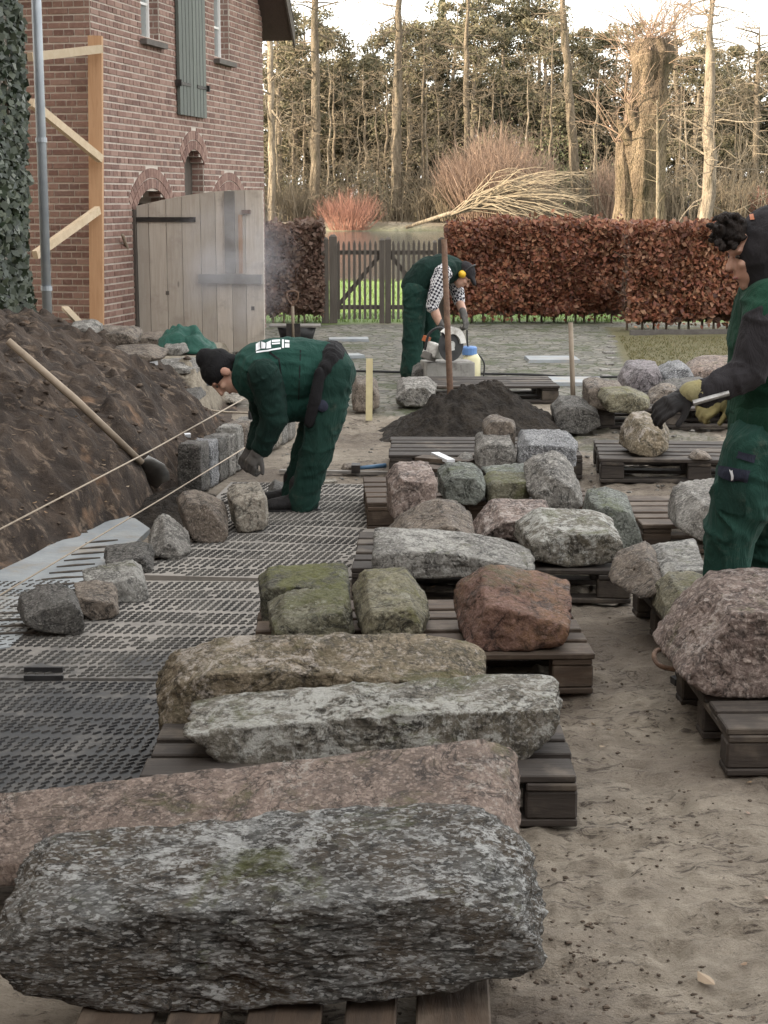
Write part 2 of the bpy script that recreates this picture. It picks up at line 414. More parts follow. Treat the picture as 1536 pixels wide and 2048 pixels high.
M['rust'] = m_plain('rusty_iron', (.10, .060, .042), (.17, .105, .07), 22, .8, .4, metal=.15)
M['zinc'] = m_plain('zinc_pipe', (.34, .37, .40), (.27, .30, .33), 6, .45, .12, metal=.35)
M['steel'] = m_plain('worn_steel', (.42, .42, .41), (.30, .295, .285), 14, .4, .2, metal=.7)
M['slate'] = m_plain('roof_tile', (.05, .045, .042), (.085, .07, .06), 8, .8, .3)
M['sillstone'] = m_plain('sill_stone', (.085, .075, .068), (.12, .11, .10), 9, .85, .3)
def make_glass():
    t = NT('window_glass'); t.b.inputs['Specular IOR Level'].default_value = .8
    return t.out((.20, .22, .22), .06)
M['glass'] = make_glass()
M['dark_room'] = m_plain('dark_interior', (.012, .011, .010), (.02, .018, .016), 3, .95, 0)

# plants
def m_leaf(name, cols, rough=.6, trans=.25, v2=None):
    t = NT(name); i = t.island()
    st = [(k / max(1, len(cols) - 1), c) for k, c in enumerate(cols)]
    col = t.ramp(i, st)
    n = t.noise(t.tc.outputs['Object'], 1.3, 4)
    col = t.mix(t.rng(n, .36, .64, 0, .45), col, tuple(x * .5 for x in cols[len(cols) // 2]))
    t.out(col, rough)
    tr = t.n.new('ShaderNodeBsdfTranslucent'); ms = t.n.new('ShaderNodeMixShader'); ms.inputs[0].default_value = trans
    t.lk(col, tr.inputs[0]); t.lk(t.b.outputs[0], ms.inputs[1]); t.lk(tr.outputs[0], ms.inputs[2])
    t.lk(ms.outputs[0], t.n['Material Output'].inputs[0]); return t.m
M['beech'] = m_leaf('beech_leaf', [(.05, .018, .013), (.16, .052, .032), (.28, .105, .058), (.36, .16, .085), (.21, .075, .045), (.11, .062, .032), (.44, .24, .14), (.09, .03, .02)], .55, .2)
M['beech_dull'] = m_leaf('beech_leaf_dull', [(.085, .050, .038), (.13, .075, .055), (.17, .10, .075), (.24, .17, .13), (.11, .07, .05)], .6, .2)
M['ivy'] = m_leaf('ivy_leaf', [(.010, .018, .010), (.020, .033, .017), (.036, .05, .028), (.09, .105, .07), (.015, .026, .015)], .42, .12)
M['pine'] = m_leaf('pine_needles', [(.075, .074, .04), (.11, .102, .056), (.16, .142, .084), (.20, .172, .105), (.095, .096, .05)], .75, .2)
M['spruce'] = m_leaf('spruce_needles', [(.035, .045, .025), (.055, .065, .034), (.085, .09, .05)], .75, .15)
M['woodmass'] = m_leaf('far_wood_leaf', [(.030, .032, .017), (.046, .044, .024), (.070, .062, .034), (.095, .08, .046), (.04, .042, .022)], .85, .12)
M['holly'] = m_leaf('holly_leaf', [(.07, .085, .03), (.12, .13, .05), (.26, .27, .13), (.05, .06, .025)], .5, .2)
M['bark'] = m_plain('tan_bark', (.23, .185, .13), (.12, .095, .066), 5, .95, .9, (1, 1, .25), dirt=(.09, .078, .05), bdist=.12)
M['bark_pale'] = m_plain('pale_bark', (.32, .265, .19), (.18, .145, .105), 4, .95, .9, (1, 1, .25), dirt=(.12, .10, .066), bdist=.12)
M['bark_dark'] = m_plain('dark_bark', (.14, .115, .085), (.22, .18, .13), 5, .95, .6, (1, 1, .3), bdist=.04)
M['bark_pollard'] = m_plain('pollard_bark', (.30, .225, .15), (.13, .095, .064), 5, .95, 1.0, (1, 1, .2), dirt=(.09, .07, .04), bdist=.2)
M['twig'] = m_plain('tan_twig', (.20, .16, .105), (.14, .11, .075), 3, .9, .1)
M['twig_pale'] = m_plain('pale_twig', (.27, .225, .155), (.19, .155, .11), 3, .9, .1)
M['twig_grey'] = m_plain('grey_twig', (.16, .13, .09), (.11, .092, .064), 3, .9, .1)
M['twig_red'] = m_plain('red_twig', (.30, .15, .105), (.23, .115, .082), 3, .7, .1)
M['twig_rose'] = m_plain('rosy_twig', (.28, .195, .14), (.22, .155, .115), 3, .85, .1)
M['grass'] = m_leaf('grass_blade', [(.09, .15, .03), (.14, .22, .045), (.20, .27, .08)], .6, .3)
M['moss_blade'] = m_leaf('moss_blade', [(.10, .10, .04), (.16, .145, .06), (.21, .18, .09), (.08, .085, .03)], .8, .2)
def make_water():
    t = NT('pond_water'); v = t.coords('Object', (1, 3, 1), False); n = t.noise(v, .9, 4)
    return t.out((.055, .065, .065), .08, t.bump(n, .12, .1))
M['water'] = make_water()

# cloth, skin, tools
def m_cloth(name, c1, c2, rough=.9, dirt=None, da=.6):
    t = NT(name); v = t.coords('Object'); n = t.noise(v, 6, 5, .6, .4); w = t.noise(t.coords('Object', (1, 1, .45)), 11, 5, .6, .8); f = t.noise(v, 260, 2)
    c = t.mix(t.rng(n, .32, .68), c1, c2)
    if dirt is not None: c = t.mix(t.rng(t.noise(v, 9, 7, .72), .54, .70, 0, da), c, dirt)
    nm = t.bump(w, .75, .03); nm = t.bump(f, .25, .002, nm)
    t.b.inputs['Sheen Weight'].default_value = .02; t.b.inputs['Specular IOR Level'].default_value = .15
    return t.out(c, rough, nm)
M['green_cloth'] = m_cloth('green_workwear', (.009, .030, .024), (.015, .044, .035), .9, (.07, .082, .066), .45)
M['green_worn'] = m_cloth('green_trousers_worn', (.012, .042, .033), (.020, .060, .047), .9, (.09, .105, .085), .55)
M['green_vest'] = m_cloth('green_vest', (.011, .044, .035), (.017, .060, .048), .85)
M['green_dark'] = m_cloth('dark_green_jacket', (.006, .018, .015), (.009, .027, .022), .9)
M['green_leaf_vest'] = m_cloth('bottle_green_vest', (.008, .036, .022), (.013, .048, .030), .9)
M['black_cloth'] = m_cloth('black_cloth', (.010, .010, .011), (.018, .018, .020), .9)
M['charcoal'] = m_cloth('charcoal_hoodie', (.018, .017, .019), (.030, .028, .031), .95)
M['navy'] = m_cloth('navy_pocket', (.022, .026, .042), (.034, .038, .058), .85)
M['glove_grey'] = m_cloth('grey_glove', (.085, .082, .080), (.13, .125, .12), .9, (.22, .20, .17))
M['glove_yellow'] = m_cloth('yellow_glove', (.30, .26, .12), (.22, .20, .11), .9, (.10, .09, .07))
M['boot'] = m_cloth('boot_leather', (.014, .014, .015), (.026, .025, .026), .6, (.09, .078, .066), .4)
M['hair'] = m_plain('dark_hair', (.010, .007, .006), (.022, .015, .012), 40, .85, .8, (1, 1, .3))
def make_skin():
    t = NT('skin'); n = t.noise(t.coords('Object'), 14, 4); t.b.inputs['Subsurface Weight'].default_value = .08
    t.b.inputs['Subsurface Radius'].default_value = (.01, .004, .002)
    return t.out(t.mix(t.rng(n, .35, .65), (.52, .33, .25), (.44, .25, .185)), .55)
M['skin'] = make_skin()
M['lip'] = m_plain('lip', (.30, .12, .10), (.26, .10, .09), 20, .5, .1)
M['eye'] = m_plain('eye', (.03, .025, .02), (.05, .04, .03), 20, .3, 0)
def make_check():
    t = NT('checked_shirt'); v = t.coords('Object', (1, 1, 1), False)
    ck = t.n.new('ShaderNodeTexChecker'); ck.inputs['Scale'].default_value = 44
    ck.inputs[1].default_value = (.62, .62, .64, 1); ck.inputs[2].default_value = (.03, .03, .045, 1)
    mp = t.n.new('ShaderNodeMapping'); mp.inputs['Rotation'].default_value = (0, .3, 0); t.lk(v, mp.inputs[0]); t.lk(mp.outputs[0], ck.inputs[0])
    n = t.noise(v, 14, 4)
    return t.out(ck.outputs[0], .9, t.bump(n, .5, .02))
M['check'] = make_check()
M['yellow'] = m_plain('yellow_plastic', (.72, .44, .03), (.62, .37, .03), 12, .45, .05)
M['blue_plastic'] = m_plain('blue_plastic', (.13, .25, .50), (.10, .20, .42), 9, .45, .05)
M['cream_plastic'] = m_plain('cream_plastic', (.66, .62, .40), (.58, .54, .34), 9, .45, .05, dirt=(.4, .37, .26))
M['white_plastic'] = m_plain('white_plastic', (.66, .65, .62), (.52, .51, .48), 9, .5, .1, dirt=(.30, .28, .25))
M['black_plastic'] = m_plain('black_plastic', (.016, .016, .017), (.03, .03, .032), 10, .5, .1)
M['orange'] = m_plain('orange_plastic', (.45, .14, .05), (.38, .11, .04), 12, .5, .1)
M['tarp'] = m_cloth('green_tarp', (.012, .055, .042), (.020, .080, .060), .6)
M['rope'] = m_plain('string', (.42, .36, .29), (.34, .29, .23), 60, .9, .2)
M['ruler'] = m_plain('yellow_ruler', (.62, .55, .33), (.54, .47, .28), 14, .6, .1)
M['tool_blue'] = m_plain('blue_handle', (.08, .16, .26), (.06, .12, .2), 14, .5, .1)
M['dry_leaf'] = m_leaf('fallen_leaf', [(.22, .13, .07), (.32, .22, .13), (.45, .36, .26), (.16, .09, .05), (.38, .27, .22)], .7, .2)
M['paper'] = m_plain('white_paper', (.72, .74, .77), (.62, .64, .67), 10, .7, .1)

# ------------------------------------------------------------------ ground, one sheet to the horizon
TOE = [G(-140, 1215), G(0, 1146), G(120, 1085), G(240, 1036), G(300, 1010), G(385, 950), G(450, 893)]
TY = np.array([p.y for p in TOE]); TX = np.array([p.x for p in TOE])
def toe_x(y):
    return np.interp(y, np.concatenate([[2.0], TY, [14.0, 20.0]]), np.concatenate([[TX[0] - .25], TX, [TX[-1] - .22, -1.75]]))
def ground_h(x, y):
    x = np.asarray(x, float); y = np.asarray(y, float)
    near = sst(24, 22, y)
    # sand: trampled hollows and clods; fades under the mats and on the paved court
    amp = near * (1 - .75 * sst(12.5, 14, y))
    tr = fbm(x * 3.1, y * 3.1, 3, 3) * .026 + np.abs(fbm(x * 7, y * 11, 4, 9)) * .036 - np.abs(fbm(x * 13, y * 15, 3, 63)) * .034 * sst(-.25, .15, fbm(x * 1.7, y * 1.7, 2, 65)) - .008
    pits = -.020 * sst(.16, .30, fbm(x * 5.0, y * 8.0, 3, 21))
    z = amp * (tr + pits) - .006 * near
    flat = sst(-.15, -.45, x - (.10 * (y - 6) - .15)) * sst(12, 11, y)
    z = z * (1 - .8 * flat) - .012 * flat
    z = z - .55 * sst(34, 46, y) - .5 * sst(44, 50, y)
    z = z + 1.42 * sst(98, 101, y) + .35 * sst(104, 160, y)
    z = z + sst(24, 30, y) * fbm(x * .35, y * .35, 3, 5) * .10
    return z
def axis(lo, hi, d0, lo2, hi2, grow=1.25):
    a = list(np.arange(lo, hi + 1e-6, d0)); d = d0; q = a[-1]
    while q < hi2: d *= grow; q += d; a.append(q)
    d = d0; q = a[0]; b = []
    while q > lo2: d *= grow; q -= d; b.append(q)
    return np.array(b[::-1] + a)
gx = axis(-1.9, 3.2, .018, -500, 500)
gy = [2.4]
while gy[-1] < 24: gy.append(gy[-1] + .0056 * gy[-1])
d = gy[-1] - gy[-2]
while gy[-1] < 130: gy.append(gy[-1] + .6)
d = .6
while gy[-1] < 900: d *= 1.2; gy.append(gy[-1] + d)
d = .05; pre = []
q = gy[0]
while q > -60: d *= 1.3; q -= d; pre.append(q)
gy = np.array(pre[::-1] + gy)
XX, YY = np.meshgrid(gx, gy); ZZ = ground_h(XX, YY)
V = np.stack([XX.ravel(), YY.ravel(), ZZ.ravel()], 1)
nx, ny = len(gx), len(gy); ii = np.arange((ny - 1) * (nx - 1)); r_, c_ = ii // (nx - 1), ii % (nx - 1); a_ = r_ * nx + c_
ground = mk('ground', V, np.stack([a_, a_ + 1, a_ + nx + 1, a_ + nx], 1), M['ground'], smooth=True, local=True); struct(ground)
x, y = XX.ravel(), YY.ravel(); nz_ = fbm(x * 1.1, y * 1.1, 4, 31)
cob = sst(13.4, 14.4, y + nz_ * 2.0) * (1 - sst(22.9, 23.3, y))
patch = sst(.05, .2, nz_ + .10 * np.sin(x * 2)) * sst(8.5, 9.3, y) * sst(.9, 1.3, x); cob = np.clip(cob + patch * .7, 0, 1)
grs = sst(23.0, 23.6, y + nz_ * .5) * (1 - sst(98, 101, y))
farg = sst(26, 30, x) * sst(98, 100, y); grs = np.clip(grs + farg, 0, 1)
fst = sst(99, 103, y) * (1 - farg)
edge = np.interp(y, [14, 22], [G(1205, 790).x + .2, G(1222, 668).x])
moss = sst(15.4, 15.9, y + nz_) * sst(0, .12, x - edge) * (1 - sst(22.4, 22.8, y))
att = ground.data.color_attributes.new('zone', 'FLOAT_COLOR', 'POINT')
att.data.foreach_set('color', np.stack([cob, grs, fst, 1 - moss], 1).astype(np.float32).ravel())

wm = MB(); wm.add([(-260, 35, -.10), (260, 35, -.10), (260, 104.5, -.10), (-260, 104.5, -.10)], [(0, 1, 2, 3)])
struct(wm.build('pond_water', M['water'], local=True))

# earth bank and the raised strip before the brick house
def bank_h(x, y):
    d = toe_x(y) - x + fbm(x * 2.2, y * 2.2, 3, 41) * .16
    b = 1.02 * (1 - np.exp(-np.maximum(d, 0) / .74)) * sst(13.3, 11.4, y + .35 * (x + 1.2))
    b = np.where(d < 0, d * .8, b)
    ex = np.interp(y, [10, 12, 14, 20, 24], [-1.25, -1.22, -1.32, -1.75, -1.7])
    t_ = .40 * sst(0, .14, ex - x + fbm(x * 3, y * 3, 2, 44) * .1) * sst(11.2, 12.2, y) * (1 - .92 * sst(15.0, 20.5, y)) - .03
    z = np.maximum(b, t_)
    on = sst(.0, .1, b)
    z = z + on * (fbm(x * 2.6, y * 2.6, 5, 47) * .19 - np.abs(fbm(x * 2.2 + y * .8, y * 3.3 - x, 3, 49)) * .06 + np.abs(fbm(x * 8, y * 8, 4, 51)) * .10) + fbm(x * 9, y * 9, 3, 53) * .016
    return z, np.clip(sst(.02, .06, t_ - b), 0, 1)
bx_ = np.arange(-3.6, -.85, .024); by_ = np.concatenate([np.arange(3.5, 13.5, .026), np.arange(13.5, 22.3, .06)])
XX, YY = np.meshgrid(bx_, by_); ZZ, TZ = bank_h(XX, YY)
V = np.stack([XX.ravel(), YY.ravel(), ZZ.ravel()], 1)
nx, ny = len(bx_), len(by_); ii = np.arange((ny - 1) * (nx - 1)); r_, c_ = ii // (nx - 1), ii % (nx - 1); a_ = r_ * nx + c_
bank = mk('earth_bank', V, np.stack([a_, a_ + 1, a_ + nx + 1, a_ + nx], 1), M['soil'], smooth=True, local=True); struct(bank)
att = bank.data.color_attributes.new('zone', 'FLOAT_COLOR', 'POINT')
tz = TZ.ravel(); att.data.foreach_set('color', np.stack([tz, tz, tz, np.ones_like(tz)], 1).astype(np.float32).ravel())
def bz(x, y): return float(bank_h(np.array([x]), np.array([y]))[0][0])
def gz(x, y): return float(ground_h(np.array([x]), np.array([y]))[()][0])
def surf(x, y): return max(bz(x, y) if (-3.6 < x < -.85 and 3.5 < y < 22.3) else -9, gz(x, y))
# ------------------------------------------------------------------ rock builder
def vn3(p, s=0):
    i = np.floor(p).astype(np.int64); f = p - i; f = f * f * (3 - 2 * f)
    def h(a, b, c):
        n = (a * 374761393 + b * 668265263 + c * 2147483647 + s * 69069) & 0x7fffffff
        n = ((n ^ (n >> 13)) * 1274126177) & 0x7fffffff
        return ((n ^ (n >> 16)) & 0xffff) / 65535.0
    x, y, z = i.T; fx, fy, fz = f.T
    def pl(zz):
        return (h(x, y, zz) * (1 - fx) + h(x + 1, y, zz) * fx) * (1 - fy) + (h(x, y + 1, zz) * (1 - fx) + h(x + 1, y + 1, zz) * fx) * fy
    return pl(z) * (1 - fz) + pl(z + 1) * fz - .5
def fbm3(p, o=4, s=0, g=.5):
    r = 0; a = 1.0
    for k in range(o): r = r + a * vn3(p * 2 ** k + 11.7 * k, s + k); a *= g
    return r
ICO = {}
def ico(n):
    if n not in ICO:
        bm = bmesh.new(); bmesh.ops.create_icosphere(bm, subdivisions=n, radius=1)
        ICO[n] = (np.array([v.co[:] for v in bm.verts]), np.array([[v.index for v in f.verts] for f in bm.faces])); bm.free()
    return ICO[n]
def hull2(pts):
    pts = sorted(set((round(a, 5), round(b, 5)) for a, b in pts))
    def half(ps):
        o = []
        for q in ps:
            while len(o) > 1 and (o[-1][0] - o[-2][0]) * (q[1] - o[-2][1]) - (o[-1][1] - o[-2][1]) * (q[0] - o[-2][0]) <= 0: o.pop()
            o.append(q)
        return o
    a, b = half(pts), half(pts[::-1]); return a[:-1] + b[:-1]
def solid(planes, ctr, ext, sub, rs, cuts, p, amp, nstretch=(1, 1, 1), seed=0, cutr=(.82, .95), sharp=1.0, fine=1.0):
    U, F = ico(sub)
    d = U * np.array(ext); d = d / np.linalg.norm(d, axis=1)[:, None]
    N = np.array([n for n, _ in planes], float); Dd = np.array([q for _, q in planes], float)
    def rad(dd, N, Dd, p):
        k = np.maximum(dd @ N.T / Dd[None], 0); return (k ** p).sum(1) ** (-1 / p)
    Nl, Dl = list(N), list(Dd)
    X0 = d * rad(d, N, Dd, p * 3.2)[:, None]; ex = np.array(ext)
    for _ in range(cuts):
        # a chipped corner: plane near the local surface normal, just inside the farthest point along it
        v = rs.normal(size=3); v[1] -= .5; v[2] += .35; v /= np.linalg.norm(v)
        n = v / ex ** .8; n /= np.linalg.norm(n); Nl.append(n); Dl.append((X0 @ n).max() * rs.uniform(*cutr))
    N, Dd = np.array(Nl), np.array(Dl)
    r = rad(d, N, Dd, p * 7.0); X = d * r[:, None]
    sz = float(np.mean(ext)); st = np.array(nstretch)
    q = X / sz * st + seed * 3.7
    dis = fbm3(q * 1.3, 3, seed) * .6 + (np.abs(fbm3(q * 2.6, 4, seed + 5)) - .2) * -1.2 + (fbm3(q * 7, 3, seed + 9) * .6 - np.abs(fbm3(q * 11, 3, seed + 11)) * .5 + fbm3(q * 24, 3, seed + 13) * .26) * fine
    tr_ = fbm3(q * 1.5 + 4.1, 3, seed + 21) * 5.0; dis = dis + (np.floor(tr_) + sst(.35, .65, tr_ - np.floor(tr_))) / 5.0 * .9
    X = X + d * (dis * amp * 1.5 * sz)[:, None]
    return X, F
NROCK = 0
def rock(name, label, mat, poly, zb=0.0, T=.3, D0=None, yaw=0.0, kb=.65, tilt=.12, lean=.12, cuts=6, p=16, sub=4, amp=.055,
         group=None, nstretch=(1, 1, 1), fine=1.0, cat='stone', cutr=(.82, .95), zmin=None):
    global NROCK
    NROCK += 1; rs = np.random.RandomState(100 + NROCK)
    ym = max(q[1] for q in poly); yt = min(q[1] for q in poly); xb = [q[0] for q in poly if q[1] == ym][0]
    if D0 is None: D0 = G(xb, ym, zb).y
    cx = sum(q[0] for q in poly) / len(poly); xr = P(cx, ym, D0).x
    nrm = math.sqrt(1 + yaw * yaw); pts = []
    for px, py in poly:
        w = (ym - py) / (ym - yt); w = w * w * (3 - 2 * w); D = D0 + kb * T * w
        for _ in range(3):
            q = P(px, py, D + yaw * (P(px, py, D).x - xr))
        pts.append(((q.x - xr) * nrm, q.z))
    zl = min(z for _, z in pts)
    if zmin is not None: zl = zmin; pts.append((sum(a for a, _ in pts) / len(pts), zmin))
    H = hull2(pts); s0, s1 = min(a for a, _ in H), max(a for a, _ in H); z1 = max(b for _, b in H)
    ctr = np.array([(s0 + s1) / 2, T / 2, (zl + z1) / 2]); hz = z1 - zl
    planes = []
    def add(n, pt):
        n = np.array(n, float); n /= np.linalg.norm(n); q = n @ (np.array(pt) - ctr)
        if q > 1e-3: planes.append((n, q))
    k = len(H)
    for i in range(k):
        a, b = H[i], H[(i + 1) % k]; ds, dz = b[0] - a[0], b[1] - a[1]; l = math.hypot(ds, dz)
        if l < .012: continue
        n = (dz / l, -ds / l); m = ((a[0] + b[0]) / 2, (a[1] + b[1]) / 2)
        if n[1] > .35: add((n[0], -tilt - rs.uniform(-.04, .08), n[1]), (m[0], kb * T, m[1]))
        elif n[1] < -.5: add((n[0], 0, n[1]), (m[0], 0, m[1]))
        else: add((n[0], rs.uniform(-.15, .1), n[1]), (m[0], T * .4, m[1]))
    add((rs.uniform(-.08, .08), -1, lean), (ctr[0], 0, zl + .3 * hz)); add((rs.uniform(-.1, .1), 1, .12), (ctr[0], T, ctr[2]))
    ext = ((s1 - s0) / 2, T / 2, hz / 2)
    X, F = solid(planes, ctr, ext, sub, rs, cuts, p, amp, nstretch, NROCK, cutr, 1.0, fine)
    lo, hi = X.min(0), X.max(0)                                   # keep the measured width, height and depth
    tg = np.array([[s0, 0, zl - .01], [s1, T, z1]]) - ctr
    for k_ in (0, 2): X[:, k_] = tg[0, k_] + (X[:, k_] - lo[k_]) / (hi[k_] - lo[k_]) * (tg[1, k_] - tg[0, k_])
    X = X + ctr; X[:, 2] = np.maximum(X[:, 2], zl)
    W = np.stack([xr + (X[:, 0] - yaw * X[:, 1]) / nrm, D0 + (yaw * X[:, 0] + X[:, 1]) / nrm, X[:, 2]], 1)
    o = mk(name, W, F, M[mat], smooth=True); tag(o, label, cat, group); return o

# ------------------------------------------------------------------ pallets
def chamfer_box(name, size, bev, mat):
    bm = bmesh.new(); bmesh.ops.create_cube(bm, size=1)
    for v in bm.verts: v.co = Vector((v.co.x * size[0], v.co.y * size[1], v.co.z * size[2]))
    bmesh.ops.bevel(bm, geom=bm.edges[:], offset=bev, segments=1, affect='EDGES')
    me = bpy.data.meshes.new(name); bm.to_mesh(me); bm.free(); me.materials.append(mat); return me
PM = {}
def pmesh(key, size, mat, bev=.004):
    k = (key, mat)
    if k not in PM: PM[k] = chamfer_box(key, size, bev, M[mat])
    return PM[k]
def piece(name, me, parent, loc, rz=0.0, ry=0.0):
    o = bpy.data.objects.new(name, me); COL.objects.link(o); o.parent = parent; o.location = loc; o.rotation_euler = (0, ry, rz); return o
def pallet(label, x, y, rz, mat='pallet', bottom=True, group='timber pallets'):
    """x, y: centre; boards run along local x (1.2 m), 0.8 m deep"""
    t = thing('wooden_pallet', label, 'pallet', (x, y, -.004), group, rz); R = random.Random(int(x * 991 + y * 77))
    for yy, w in ((-.3275, .145), (-.165, .10), (0, .145), (.165, .10), (.3275, .145)):
        piece('top_board', pmesh('top_board_%d' % (w * 1000), (1.2, w, .022), mat), t, (R.uniform(-.006, .006), yy + R.uniform(-.008, .008), .141), R.uniform(-.008, .008))
    for xx in (-.5275, 0, .5275):
        piece('cross_board', pmesh('cross_board', (.14, .80, .022), mat), t, (xx, 0, .1185), R.uniform(-.006, .006))
        for yy in (-.3475, 0, .3475):
            piece('block', pmesh('block', (.143, .098, .082), mat, .006), t, (xx, yy, .0665), R.uniform(-.03, .03))
    if bottom:
        for yy in (-.3475, 0, .3475): piece('bottom_board', pmesh('bottom_board', (1.2, .10, .022), mat), t, (0, yy, .0145), R.uniform(-.004, .004))
    return t
ZP = .149
def pallet_front(label, pxl, pyb, rz=0.0, right=True, **k):
    """pallet whose right (or left) front bottom corner stands on the ground at the pixel"""
    g = G(pxl, pyb); c, s = math.cos(rz), math.sin(rz); lx, ly = (-.6 if right else .6), .4
    return pallet(label, g.x + lx * c - ly * s, g.y + lx * s + ly * c, rz, **k)
pallet('weathered pallet under the big grey gneiss boulder', -.19, 3.20, math.radians(88), 'pallet2')
pallet_front('dark pallet carrying the two long lichen-covered boulders', 1155, 1655)
pallet_front('brown pallet under the red-brown block and the mossy stones', 1186, 1388, math.radians(1.5), mat='pallet2')
pallet_front('dark pallet under the long pale slab and the broad grey block', 1262, 1208, math.radians(-2))
pallet_front('pallet with an orange-brown edge under the square pink and green blocks', 1190, 1058, math.radians(2), mat='pallet2')
pallet_front('pallet beside the soil heap under the bluish granite block', 1165, 958, math.radians(-1))
pallet_front('dark pallet under the single faceted speckled stone', 1200, 965, math.radians(-4), right=False)
pallet_front('dark pallet under the yellow mossy boulder and brown wedge', 1192, 857, math.radians(3), right=False)
pallet_front('brown pallet under the upright pale grey block by the worker', 1283, 1108, math.radians(1), right=False, mat='pallet2')
pallet('blackened pallet under the three rough stones beside the worker in the hoodie', 1.66, 6.36, math.radians(3))
pallet('heavy pallet with a mossy board under the big pink boulder', 1.62, 5.13, math.radians(1))
pallet_front('pallet far back at the mossy lawn under loose rubble', 1385, 838, math.radians(0), right=False)

# ------------------------------------------------------------------ rubber ground mats
def ground_mat(label, P0, ax, ay, lx, ly, seed):
    """P0 near right corner, ax unit vector to the left, ay away"""
    rs = random.Random(seed); t = thing('ground_mat', label, 'mat', (P0.x, P0.y, 0), 'black ground protection mats')
    def W(u, v, z): return Vector((P0.x, P0.y, z)) + ax * u + ay * v
    nu, nv = int(lx / .05), int(ly / .05); Vv = []; Ff = []; du = []
    ztop = lambda u, v: .010 + .004 * float(vn(u * 2.1 + seed, v * 2.1, 3))
    for j in range(nv + 1):
        for i in range(nu + 1):
            u, v = lx * i / nu, ly * j / nv; Vv.append(W(u, v, ztop(u, v)))
    for j in range(nv):
        for i in range(nu):
            a = j * (nu + 1) + i; Ff.append((a, a + nu + 1, a + nu + 2, a + 1))
    b = len(Vv); ring = [i for i in range(nu + 1)] + [(j + 1) * (nu + 1) - 1 for j in range(1, nv + 1)] + [nv * (nu + 1) + i for i in range(nu - 1, -1, -1)] + [j * (nu + 1) for j in range(nv - 1, 0, -1)]
    for i in ring: q = Vv[i].copy(); q.z = -.02; Vv.append(q)
    for k in range(len(ring)): k2 = (k + 1) % len(ring); Ff.append((ring[k], ring[k2], b + k2, b + k))
    sheet = mk('sheet', Vv, Ff, M['mat'], t)
    me = sheet.data; bm = bmesh.new(); bm.from_mesh(me); bmesh.ops.recalc_face_normals(bm, faces=bm.faces[:]); bm.to_mesh(me); bm.free()
    st = MB(); Rz0 = math.atan2(ay.y, ay.x) - math.pi / 2; band = 0; v0 = .03
    while v0 < ly - .05:                                  # bands of slanted ribs with plain strips between
        rows = 5 if band % 3 else 4; an = math.radians(58 if band % 2 else 47)
        for c in range(rows):
            u = .03 + (c % 2) * .017 + c * .012
            while u < lx - .03:
                v = v0 + c * .036 + .014 * math.sin(u * 5 + band)
                if .02 < v < ly - .03 and rs.random() > .05:
                    q = W(u, v, ztop(u, v) + .003); st.box((q.x, q.y, q.z), (.034, .0085, .007), Matrix.Rotation(an + rs.uniform(-.06, .06) + Rz0, 3, 'Z'), .72)
                u += .0335
        v0 += rows * .036 + .03; band += 1
    o = st.build('studs', M['stud' if seed == 1 else 'stud_dusty'], t); stuff(o)
    v_ = me.vertices; n = len(v_); co = np.zeros(n * 3); v_.foreach_get('co', co); co = co.reshape(-1, 3) + np.array(sheet.location) + np.array(t.location)
    du = sst(4.9, 7.2, co[:, 1]) * 1.0 + .25 * sst(-.5, -1.5, co[:, 0]) + .12
    at = me.attributes.new('dust', 'FLOAT', 'POINT'); at.data.foreach_set('value', du.astype(np.float32))
    return t
yv = Vector((.10, 1, 0)).normalized(); xv = Vector((-1, .10, 0)).normalized()
d1 = G(318, 1368); d2 = G(700, 1166); d0 = G(312, 1600)
a1 = Vector((-.995, .03, 0)).normalized(); b1 = Vector((-.03, .995, 0)).normalized()
ground_mat('dark wet studded mat, clean and black, beside the long boulders', Vector((d0.x + .02, d0.y - .22, 0)), a1, b1, 1.6, (d1.y - d0.y) + .21, 1)
e2 = G(512, 1362); ground_mat('dusty studded mat between the loose stones and the mossy blocks', Vector((e2.x + .10, d1.y + .02, 0)), a1, Vector((.06, 1, 0)).normalized(), 1.62, d2.y - d1.y - .04, 2)
ground_mat('sandy studded mat at the feet of the bending worker', Vector((d2.x + .02, d2.y + .02, 0)), xv, Vector((.085, 1, 0)).normalized(), 1.02, 2.55, 3)
for px, py, lb_ in ((88, 1350, 'black connector bar on the dusty mat beside the seam'), (88, 1367, 'black connector bar on the clean wet mat beside the seam')):
    lm = MB(); g = G(px, py); lm.beam((g.x - .07, g.y, .022), (g.x + .07, g.y, .022), .016, .018); tag(lm.build('mat_connector', M['black_plastic']), lb_, 'connector', 'mat connectors')


# grey footing strip in the trench
fp = [G(x, y) for x, y in ((-160, 1235), (-40, 1165), (60, 1118), (150, 1066), (200, 1045), (262, 1036), (300, 1062), (262, 1098), (190, 1150), (120, 1205), (60, 1262), (20, 1300), (-150, 1330))]
sm = MB(); sm.prism([Vector((q.x, q.y, -.02)) for q in fp], (0, 0, .034)); 
foot = tag(sm.build('footing_strip', M['concrete']), 'grey concrete footing strip with raked grooves along the bank', 'footing')
bm = bmesh.new(); bm.from_mesh(foot.data); bmesh.ops.recalc_face_normals(bm, faces=bm.faces[:]); bm.to_mesh(foot.data); bm.free()
for i in range(15):
    py = 1083 + i * 11.5 + (i * i) * .12; cx = 205 - (py - 1083) * 1.02; w = 34 + i * 2.2
    if cx < -20: break
    a, b = G(cx - w, py + 3, .016), G(cx + w + random.uniform(-10, 10), py - 3, .016)
    g_ = MB(); m_ = (a + b) / 2 + Vector((0, random.uniform(-.01, .01), 0)); g_.tube([a, m_, b], [.004, .008, .004], 5); o = g_.build('groove', M['groove'], foot)

